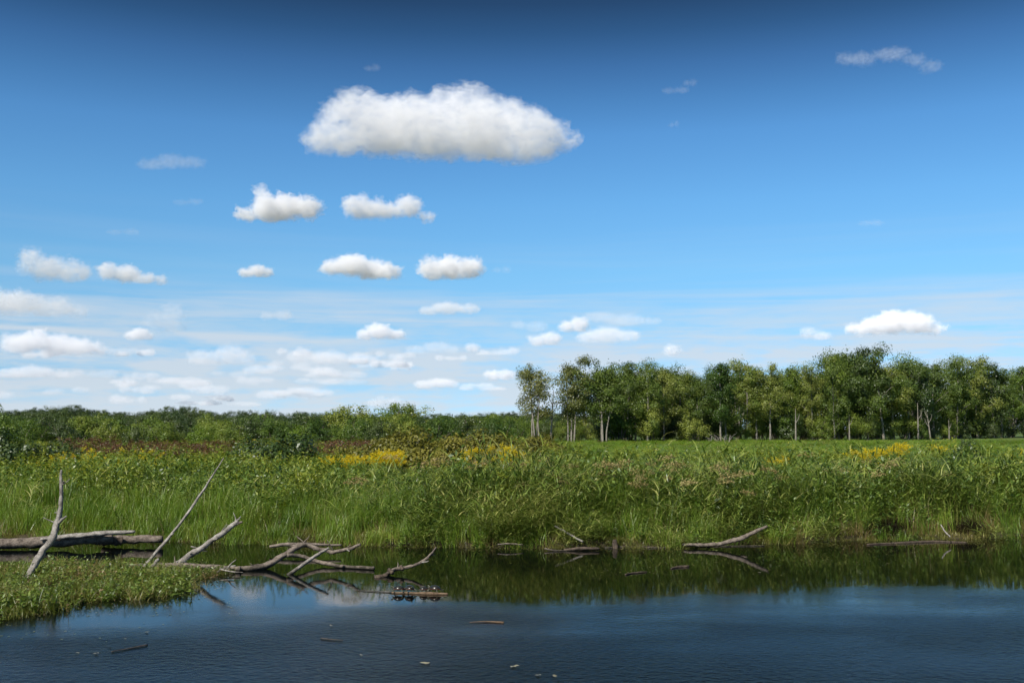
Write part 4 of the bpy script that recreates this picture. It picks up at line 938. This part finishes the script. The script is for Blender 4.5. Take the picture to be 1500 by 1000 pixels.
def wood_piece(name, label, limbs, cat='driftwood', group=None):
    """limbs: (part name, places, radii, material); a single limb is the thing itself, more are its parts"""
    first = px_limb(limbs[0][1], limbs[0][2])[0][0]
    root = None
    if len(limbs) > 1: root = empty(name, first)
    for k, (pn, pts, rad, mat) in enumerate(limbs):
        P, R = px_limb(pts, rad); sd = int(abs(pts[0][0] * 7 + pts[0][1])) + k
        rr = np.random.default_rng(sd); P = catmull(P, 3 * len(pts)); R = np.interp(np.linspace(0, 1, len(P)), np.linspace(0, 1, len(R)), R) * 0.82 * rr.uniform(0.9, 1.1, len(P))
        P[1:-1] += rr.normal(size=(len(P) - 2, 3)) * (0.12 * np.mean(R))                     # weathered kinks and swellings
        V, F = tube(P - first, R, 12, 7 * len(pts), 0.15, sd)
        me = mesh_pf(pn, V, F, mat, True)
        o = link(pn if root else name, me, root, (0, 0, 0) if root else first)
        if not root: root = o
    if len(limbs) > 1 and max(limbs[0][2]) > 4:                                                # broken twig ends along the main limb
        P, R = px_limb(limbs[0][1], limbs[0][2]); P = catmull(P, 40); rr = np.random.default_rng(int(P[0, 0] * 100 + 9000))
        for i in rr.choice(np.arange(6, 38), 5, replace=False):
            dv = unit(np.array((rr.normal(0, 0.8), rr.normal(0, 0.5), abs(rr.normal(0.5, 0.4)))) ); L = rr.uniform(0.10, 0.34)
            V, F = tube([P[i] - first, P[i] + dv * L * 0.5 - first + rr.normal(0, 0.015, 3), P[i] + dv * L - first], [0.018, 0.013, 0.006], 6, 6, 0.12, int(i))
            link('twig', mesh_pf('twig', V, F, limbs[0][3], True), root)
    tag(root, label, cat, group); return root
G, B, D = M_DRIFT, M_DRIFT_BROWN, M_DRIFT_DARK
wood_piece('fallen_log', 'thick weathered log lying at the waterline by the left edge, one end split', [
    ('trunk', [(-70, 800, 26.6), (0, 797, 26.7), (70, 794, 26.8), (130, 790, 26.9), (165, 788, 27.0)], [9, 9.5, 9.5, 9, 6.5], B),
    ('split_slab', [(60, 789, 26.6), (100, 785, 26.6), (150, 781, 26.7), (198, 778, 26.8)], [3, 4, 4.5, 2.5], G),
    ('splinter', [(75, 786, 26.7), (110, 782, 26.8), (142, 780.5, 26.9)], [1, 2, 1], G),
    ('broken_end', [(150, 792, 27.4), (195, 790, 27.5), (238, 789, 27.5)], [8, 7.5, 6], B),
    ('dark_stub', [(140, 793, 26.9), (160, 791, 27.1), (178, 792, 27.3)], [6, 8, 7], D)], 'log')
wood_piece('dead_stake', 'crooked grey stake leaning out of the floating plants at the left', [
    ('stem', [(34, 853, 20.9), (48, 832, 21.2), (62, 808, 21.4), (76, 789, 21.5), (84, 765, 21.6), (89, 738, 21.6), (90, 712, 21.6), (90, 688, 21.6)], [4.5, 5.5, 5.5, 6, 5, 3.6, 3, 1.6], G),
    ('side_stub', [(86, 766, 21.5), (92, 760, 21.5), (97, 756, 21.4)], [2.4, 2, 1.4], G), ('knot', [(91, 708, 21.6), (94, 704, 21.5)], [1.6, 0.9], G)], 'stake')
wood_piece('thin_pole', 'long thin pale pole slanting up to the right from the floating plants', [
    ('pole', [(208, 834, 22.3), (232, 805, 22.4), (262, 769, 22.5), (295, 722, 22.6), (328, 670, 22.7)], [3.2, 2.9, 2.6, 2.1, 0.9], G),
    ('nub', [(250, 784, 22.4), (254, 781, 22.3)], [1.8, 0.9], G)], 'stake')
wood_piece('wood_stub', 'short grey stub at the foot of the long thin pole', [('wood_stub', [(212, 837, 22.0), (224, 828, 22.0), (233, 819, 22.0)], [3.4, 3.2, 2.6], G)], 'stake')
wood_piece('slanting_log', 'thick grey slanting log with a split top, right of the long thin pole', [
    ('trunk', [(255, 829, 22.6), (280, 812, 22.7), (310, 792, 22.8), (335, 773, 22.9), (349, 763, 22.9)], [5.5, 5, 4.6, 4.8, 3.2], G),
    ('split_tip', [(338, 772, 22.9), (347, 763, 22.9), (353, 756, 22.9)], [2.4, 2, 0.9], G), ('broken_tip', [(340, 770, 22.9), (349, 766, 22.9), (355, 764, 22.9)], [2.8, 2.6, 1.8], B),
    ('nub', [(312, 790, 22.7), (318, 789, 22.6)], [2, 1.2], G)], 'log')
wood_piece('sunken_log', 'low brown log half sunk along the edge of the floating plants', [
    ('trunk', [(120, 838, 22.0), (165, 832, 22.2), (205, 828, 22.4), (260, 829, 22.5), (320, 831, 22.4), (352, 833, 22.3)], [2.5, 3.5, 4, 5.5, 4.5, 4], B),
    ('stub', [(150, 835, 22.0), (158, 830, 22.0), (162, 824, 22.0)], [2.4, 2, 1.3], G)], 'log')
wood_piece('fallen_branch', 'big forked brown branch arching out of the water, middle left', [
    ('limb', [(330, 834, 22.4), (368, 833, 22.5), (400, 824, 22.8), (425, 808, 23.1), (446, 797.5, 23.3), (462, 803, 23.3), (490, 808, 23.2), (510, 804, 23.1), (528, 797, 23.0)], [5.5, 6, 5.5, 5, 4.3, 3.6, 3.2, 3, 2.2], B),
    ('lower_fork', [(420, 813, 23.0), (440, 814, 23.2), (466, 822, 23.2), (500, 829, 22.9), (548, 832, 22.6)], [3.6, 3.4, 3.4, 3.2, 2.6], B),
    ('stub', [(446, 797, 23.3), (438, 797.5, 23.4), (426, 799.5, 23.6)], [3.2, 2.6, 1.8], B), ('end_twig', [(508, 804, 23.1), (512, 807, 23.0)], [1.8, 0.8], G)], 'branch')
wood_piece('crossing_stick', 'straight pale stick crossing in front of the big forked branch', [('crossing_stick', [(421, 842, 21.9), (450, 822, 22.1), (468, 810, 22.3), (482, 802, 22.4)], [3, 3.2, 2.8, 2], G)])
wood_piece('shore_log', 'thin grey log lying flat at the shore behind the forked branch', [('shore_log', [(395, 800, 26.0), (420, 797, 26.0), (450, 796.5, 26.0), (500, 798, 26.0)], [2.6, 3, 2.6, 1.6], B)], 'log')
wood_piece('root_tangle', 'little tangle of bleached roots where the big branch meets the plants', [
    ('root', [(318, 838, 21.9), (332, 830, 22.0), (345, 828, 22.0)], [1.4, 1.5, 0.9], G), ('root', [(330, 836, 21.9), (338, 826, 22.0), (346, 819, 22.0)], [1.2, 1.1, 0.6], G),
    ('root', [(322, 833, 21.9), (340, 837, 21.8), (356, 838, 21.8)], [1.2, 1.5, 0.8], G)], 'root')
wood_piece('knobbly_branch', 'knobbly dark branch rising to a pale tip, right of the forked branch', [
    ('limb', [(549, 846, 21.5), (562, 843, 21.6), (576, 835, 21.9), (592, 831, 22.0), (606, 828, 22.0), (620, 821, 22.0), (630, 813, 22.0), (639, 801, 22.0)], [4.5, 3.5, 3.6, 2.8, 2.8, 2.6, 2.1, 1.3], B),
    ('dark_butt', [(550, 846, 21.45), (556, 845, 21.5), (566, 842, 21.6)], [4, 5, 3.6], D), ('knot', [(570, 834, 21.8), (575, 839, 21.6)], [3.4, 3.6], D), ('knot', [(587, 829, 21.9), (590, 834, 21.8)], [2.6, 2.8], D),
    ('side_twig', [(616, 823, 22.0), (624, 822.5, 21.9), (628, 821, 21.9)], [1.4, 1.2, 0.7], G)], 'branch')
wood_piece('turtle_log', 'brown floating log on which the turtles sit, with a pale thin end', [
    ('log', [(574, 867.5, 0), (600, 868, 0), (630, 869, 0), (656, 869.5, 0)], [1.6, 2.4, 2.8, 2.2], M_TURTLE_LOG),
    ('pale_pole', [(524, 864, 0), (548, 865.5, 0), (576, 867, 0)], [0.5, 0.8, 0.9], G)], 'log')
wood_piece('pale_log', 'curved grey-brown log lying on the shore with its right end raised', [
    ('trunk', [(1000, 798, 27.1), (1040, 797.5, 27.0), (1065, 794, 27.0), (1088, 787, 27.0), (1106, 778, 27.0), (1124, 770, 27.0)], [2.8, 3.4, 3.8, 4.0, 3.4, 1.8], M_DRIFT_BROWN),
    ('side_stub', [(1085, 787, 27.4), (1094, 787, 27.3)], [2.2, 1.3], B)], 'log')
wood_piece('dark_shore_log', 'dark log lying behind the curved raised one at the shore', [('dark_shore_log', [(992, 795, 28.0), (1025, 791, 28.1), (1058, 786, 28.3)], [3, 3.6, 2.6], D)], 'log')
wood_piece('slanting_stick', 'thin bleached stick slanting down to the water at the middle of the shore', [('slanting_stick', [(813, 770, 27.6), (832, 781, 27.3), (854, 793, 27.0)], [1.4, 1.7, 1.6], G)])
for pts, rad, mat, lab in (
        ([(729, 797, 26.9), (746, 796, 26.9), (766, 797.5, 26.9)], [1.2, 1.6, 1.1], B, 'short brown stick lying flat at the shore below the goldenrod clump'),
        ([(798, 803, 26.5), (812, 806, 26.4), (830, 806, 26.4)], [1.3, 1.7, 1.0], B, 'brown forked scrap of wood on the mud, left of the dark posts'),
        ([(826, 805, 26.5), (852, 803, 26.5), (878, 803, 26.5)], [2.4, 3.2, 2.2], D, 'dark rotten log scrap on the mud, left of the dark posts'),
        ([(886, 802, 0), (925, 801, 0), (975, 802, 0)], [1.3, 1.8, 1.4], B, 'long flat brown stick at the waterline under the dark posts'),
        ([(1270, 797, 0), (1320, 795, 0), (1370, 793, 0), (1416, 794, 0)], [1.2, 2.4, 2.4, 1.2], D, 'long low log lying in the shallows before the dark hollows'),
        ([(1010, 800, 0), (1060, 799.5, 0), (1120, 799, 0)], [0.8, 1.2, 0.8], B, 'thin wet stick floating below the curved log with the raised end'),
        ([(1378, 768, 28.7), (1384, 778, 28.5), (1392, 786, 28.2)], [1, 1.3, 0.9], G, 'bleached twig hanging over the right-hand dark hollow'),
        ([(916, 841, 0), (928, 838.5, 0), (948, 837, 0)], [1.3, 1.6, 0.7], D, 'wet branch tip breaking the surface, left of two in open water'),
        ([(983, 832, 0), (994, 830, 0), (1009, 829, 0)], [1.2, 2.2, 2.2], D, 'dark wood knob breaking the surface, right of two in open water'),
        ([(688, 911, 0), (712, 910, 0), (738, 911, 0)], [0.6, 1.1, 1.7], M_TURTLE_LOG, 'straight floating stick in open water below the turtles'),
        ([(163, 954, 0), (190, 949, 0), (216, 944, 0)], [0.7, 0.9, 1.2], D, 'thin dark twig floating near the bottom left'),
        ([(470, 934, 0), (485, 936, 0), (503, 937, 0)], [1, 0.9, 0.6], B, 'small pale twig floating near the bottom, left of centre'),
        ([(1372, 659, 112), (1392, 657.5, 112), (1412, 656, 112)], [1.0, 1.4, 0.9], G, 'pale bleached log lying in the field at the right'),
        ([(280, 800, 26.9), (292, 803, 26.8), (304, 802, 26.8)], [1.2, 1.6, 1], G, 'small pale stick at the waterline between the two slanting poles')):
    wood_piece('driftwood_stick', lab, [('driftwood_stick', pts, rad, mat)])
for px, py, h, lab in ((901, 803, 0.24, 'dark rotten post at the waterline, left of two'), (939, 799, 0.2, 'brown rotten post with a pale top at the waterline, right of two')):
    b = at_z(px, py, 0.0); V, F = tube([(0, 0, -0.2), (0.01, 0, 0.05), (-0.01, 0.01, h)], [0.08, 0.075, 0.05], 8, 8, 0.22, px)
    o = link('rotten_post', mesh_pf('rotten_post', V, F, D if px < 920 else B, True), None, b); tag(o, lab, 'post')
# pile of bleached dead brush at the foot of the grove
b = base_at(1052, 186); t_ = empty('brush_pile', b, 0, 0.62); tag(t_, 'pile of bleached dead branches in front of the grove', 'brush pile'); rb = np.random.default_rng(5)
for i in range(13):
    a = rb.uniform(0, PI); r0 = rb.uniform(-3.0, 3.0)
    V, F = tube([(r0, 0, -0.1), (r0 + math.cos(a) * 1.2, rb.normal(0, 0.4), 1.0 + rb.uniform(0, 0.8)), (r0 + math.cos(a) * 2.6, rb.normal(0, 0.6), 1.2 + rb.uniform(-0.3, 1.6))], [0.10, 0.07, 0.03], 5, 7, 0.1, i)
    link('branch', mesh_pf('branch', V, F, M_DRIFT, True), t_)

# ------------------------------------------------------------------ turtles
M_SHELL = plain('wet_turtle_shell', (0.022, 0.022, 0.018), 0.22, 0, 0.5, 30); M_SKIN = plain('turtle_skin', (0.05, 0.05, 0.028), 0.4, 0, 0.4, 40); M_RED = plain('red_shell_rim', (0.12, 0.04, 0.025), 0.4, 0, 0.4, 40)
def remeshed(parts, voxel, mat, name):
    V, F = merge(parts); me = mesh_pf('tmp', V, F); ob = bpy.data.objects.new('tmp', me); COL.objects.link(ob)
    md = ob.modifiers.new('r', 'REMESH'); md.mode = 'VOXEL'; md.voxel_size = voxel; md.use_smooth_shade = True
    m2 = bpy.data.meshes.new_from_object(ob.evaluated_get(bpy.context.evaluated_depsgraph_get())); bpy.data.objects.remove(ob); bpy.data.meshes.remove(me)
    m2.name = name; m2.materials.clear(); m2.materials.append(mat); return m2
def turtle_meshes():
    """a 22 cm pond turtle facing +X: body with head, legs and tail in one skin; domed shell with a red rim"""
    S = lambda c, r: (ICO2[0] * np.array(r) + np.array(c), ICO2[1])
    parts = [S((0, 0, 0.035), (0.095, 0.070, 0.024)), tube([(0.075, 0, 0.04), (0.11, 0, 0.06), (0.135, 0, 0.082)], [0.022, 0.018, 0.017], 8, 6), S((0.147, 0, 0.087), (0.024, 0.017, 0.015))]
    for sx, sy in ((1, 1), (1, -1), (-1, 1), (-1, -1)):
        parts.append(tube([(sx * 0.065, sy * 0.05, 0.035), (sx * 0.09, sy * 0.085, 0.026), (sx * 0.105, sy * 0.10, 0.006)], [0.017, 0.014, 0.011], 7, 6))
        parts.append(S((sx * 0.112, sy * 0.106, 0.006), (0.018, 0.011, 0.006)))
    parts.append(tube([(-0.09, 0, 0.03), (-0.12, 0.01, 0.022), (-0.14, 0.015, 0.012)], [0.010, 0.007, 0.003], 6, 5))
    body = remeshed(parts, 0.006, M_SKIN, 'body')
    V = ICO3[0] * np.array((0.112, 0.085, 0.062)); V[:, 2] = np.where(V[:, 2] < 0, V[:, 2] * 0.1, V[:, 2] ** 1.0); V[:, 2] += 0.046
    shell = mesh_pf('shell', V, ICO3[1], M_SHELL, True)
    ang = np.linspace(0, 2 * PI, 41)[:-1]; rim = [(0.114 * math.cos(a), 0.087 * math.sin(a), 0.044) for a in ang] + [(0.114, 0, 0.044)]
    v, f = tube(rim, [0.005] * 41, 6, 41); return body, shell, mesh_pf('shell_rim', v, f, M_RED, True)
TB = turtle_meshes()
for px, py, d, rz, s, lab in ((584, 866.2, 19.45, 3.0, 0.95, 'dark turtle lowest on the log, leftmost of the four, head to the left'), (600, 865.8, 19.4, -1.2, 1.05, 'biggest turtle with a red-edged shell, sitting second from left on the log'),
                              (621, 866.5, 19.38, 0.3, 0.75, 'smallest turtle on the log, third from left'), (637, 866.5, 19.34, 2.7, 1.0, 'turtle with a bright glint on its wet shell, rightmost on the log')):
    t = empty('turtle', at_z(px, 868.4, 0.0) + np.array((0, 0.01, 0.045)), rz, s); tag(t, lab, 'turtle')
    link('body', TB[0], t); sh = link('shell', TB[1], t); link('shell_rim', TB[2], sh)

# ------------------------------------------------------------------ parked car under the trees
M_PAINT = plain('white_car_paint', (0.62, 0.62, 0.61), 0.3, 0, 0.03); M_GLASS = plain('dark_car_glass', (0.02, 0.025, 0.03), 0.08); M_TYRE = plain('black_tyre', (0.02, 0.02, 0.02), 0.8); M_RIM = plain('alloy_rim', (0.5, 0.5, 0.5), 0.35, 0.9); M_LAMP = plain('red_tail_lamp', (0.35, 0.02, 0.02), 0.3)
def loft(profile, halfw, mat, name, bevel=0.9):
    """car body from a side outline (x,z), slightly tucked in at the sides"""
    n = len(profile); V = []
    for y, k in ((-halfw, bevel), (-halfw * 0.88, 1.0), (halfw * 0.88, 1.0), (halfw, bevel)):
        cx = sum(p[0] for p in profile) / n; cz = sum(p[1] for p in profile) / n
        V += [(cx + (x - cx) * k, y, cz + (z - cz) * k) for x, z in profile]
    F = []
    for r in range(3):
        for i in range(n): F.append((r * n + i, r * n + (i + 1) % n, (r + 1) * n + (i + 1) % n, (r + 1) * n + i))
    F += [tuple(range(n - 1, -1, -1)), tuple(range(3 * n, 4 * n))]
    return mesh_pf(name, V, F, mat, False)
b = base_at(895, 226); car = empty('parked_car', b, math.radians(96)); tag(car, 'small white car parked in the shade under the tall trees', 'car')
link('body', loft([(-2.1, 0.35), (-2.15, 0.85), (-1.9, 1.0), (1.0, 1.0), (2.0, 0.85), (2.15, 0.6), (2.1, 0.35)], 0.86, M_PAINT, 'body'), car)
link('cabin', loft([(-1.85, 0.99), (-1.55, 1.48), (0.15, 1.52), (0.95, 0.99)], 0.74, M_PAINT, 'cabin', 0.92), car)
for sy in (-1, 1):
    me = mesh_pf('side_window', [(-1.5, sy * 0.745, 1.08), (-1.35, sy * 0.70, 1.42), (0.1, sy * 0.70, 1.45), (0.65, sy * 0.745, 1.08)], [(0, 1, 2, 3)], M_GLASS); link('side_window', me, car)
    link('tail_lamp', mesh_pf('tail_lamp', ICO2[0] * np.array((0.05, 0.13, 0.09)) + np.array((-2.12, sy * 0.66, 0.8)), ICO2[1], M_LAMP), car)
    for wx in (-1.35, 1.35):
        v, f = tube([(wx, sy * 0.68, 0.32), (wx, sy * 0.88, 0.32)], [0.32, 0.32], 18, 2); w = link('wheel', mesh_pf('wheel', v, f, M_TYRE), car)
        v, f = tube([(wx, sy * 0.80, 0.32), (wx, sy * 0.895, 0.32)], [0.2, 0.2], 14, 2); link('rim', mesh_pf('rim', v, f, M_RIM), w)
link('rear_window', mesh_pf('rear_window', [(-1.86, -0.6, 1.05), (-1.86, 0.6, 1.05), (-1.62, 0.55, 1.42), (-1.62, -0.55, 1.42)], [(0, 1, 2, 3)], M_GLASS), car)
link('windscreen', mesh_pf('windscreen', [(0.93, -0.62, 1.06), (0.93, 0.62, 1.06), (0.32, 0.58, 1.46), (0.32, -0.58, 1.46)], [(0, 1, 2, 3)], M_GLASS), car)

# ------------------------------------------------------------------ small things afloat
rf = np.random.default_rng(8)
M_WEED = foliage('duckweed', [(0.09, 0.12, 0.03), (0.16, 0.17, 0.05), (0.25, 0.22, 0.10)], 0.1, 0.0)
Q = Quads()
def flat_leaves(px, py, size, z=0.006):
    P = np.array([at_z(a, b, 0.0) for a, b in zip(px, py)]); P[:, 2] = z + rf.uniform(0, 0.004, len(P)); n = len(P); a = rf.uniform(0, 6.28, n)
    d = np.stack([np.cos(a), np.sin(a), 0 * a], -1); s = np.stack([-np.sin(a), np.cos(a), 0 * a], -1); L = size * rf.uniform(0.5, 1.5, n)[:, None]
    return np.stack([P - d * L, P - s * L * 0.6, P + d * L, P + s * L * 0.6], 1)
for u0, u1, y0, y1, n in ((1040, 1440, 790, 802, 2600), (660, 1010, 799, 808, 1100), (560, 700, 798, 803, 500), (380, 560, 800, 806, 250), (1180, 1420, 800, 832, 260), (1000, 1200, 800, 845, 160), (880, 960, 828, 845, 60), (120, 350, 850, 905, 160), (0, 250, 890, 960, 60)):
    px_ = rf.uniform(u0, u1, n); py_ = y0 + (y1 - y0) * rf.beta(1.1, 1.8, n); keep = fbm(px_ * 0.05, py_ * 0.3, 1.0, 5) > -0.25
    Q.add(flat_leaves(px_[keep], py_[keep], 0.022), np.repeat(0.5, keep.sum()) + rf.uniform(-0.5, 0.5, keep.sum()))
o = link('duckweed', Q.build('duckweed', [M_WEED])); tag(o, 'thin scum of duckweed and leaf bits drifting on the water along the bank', 'duckweed', kind='stuff')
M_FLOAT = foliage('pale_floating_leaf', [(0.18, 0.16, 0.11), (0.36, 0.34, 0.28)], 0.1, 0.6)
for px, py, s, lab in ((623, 973, 0.05, 'pale leaf floating near the bottom, left of centre'), (752, 976, 0.045, 'pale leaf floating at the bottom centre'), (789, 989, 0.03, 'small pale leaf, lowest near the bottom centre'), (142, 957, 0.03, 'tiny pale leaf floating left of the dark twig'),
                       (115, 957, 0.022, 'tiny pale leaf, leftmost on the open water'), (217, 926, 0.03, 'pale floating leaf off the tip of the plant mat'), (295, 871, 0.035, 'white scrap floating at the end of the plant mat'), (484, 917, 0.024, 'pale speck of leaf above the small twig'),
                       (528, 960, 0.02, 'pale leaf speck, middle of three left of centre'), (810, 991, 0.03, 'brownish leaf at the bottom edge right of centre'), (1114, 839, 0.035, 'white scrap floating below the curved raised log'), (531, 854, 0.03, 'white scrap afloat left of the turtle log')):
    q = Quads(); P0 = at_z(px, py, 0.0)
    for k in range(3):
        a = k * 0.8 + px; d = np.array((math.cos(a), math.sin(a), 0.12)); q.add(leaves(np.array([[0, 0, 0.008 + 0.004 * k]]), d[None], s * 2, s * 1.2, rf, 0.05), rf.uniform())
    o = link('floating_leaf', q.build('floating_leaf', [M_FLOAT]), None, P0); tag(o, lab, 'leaf')
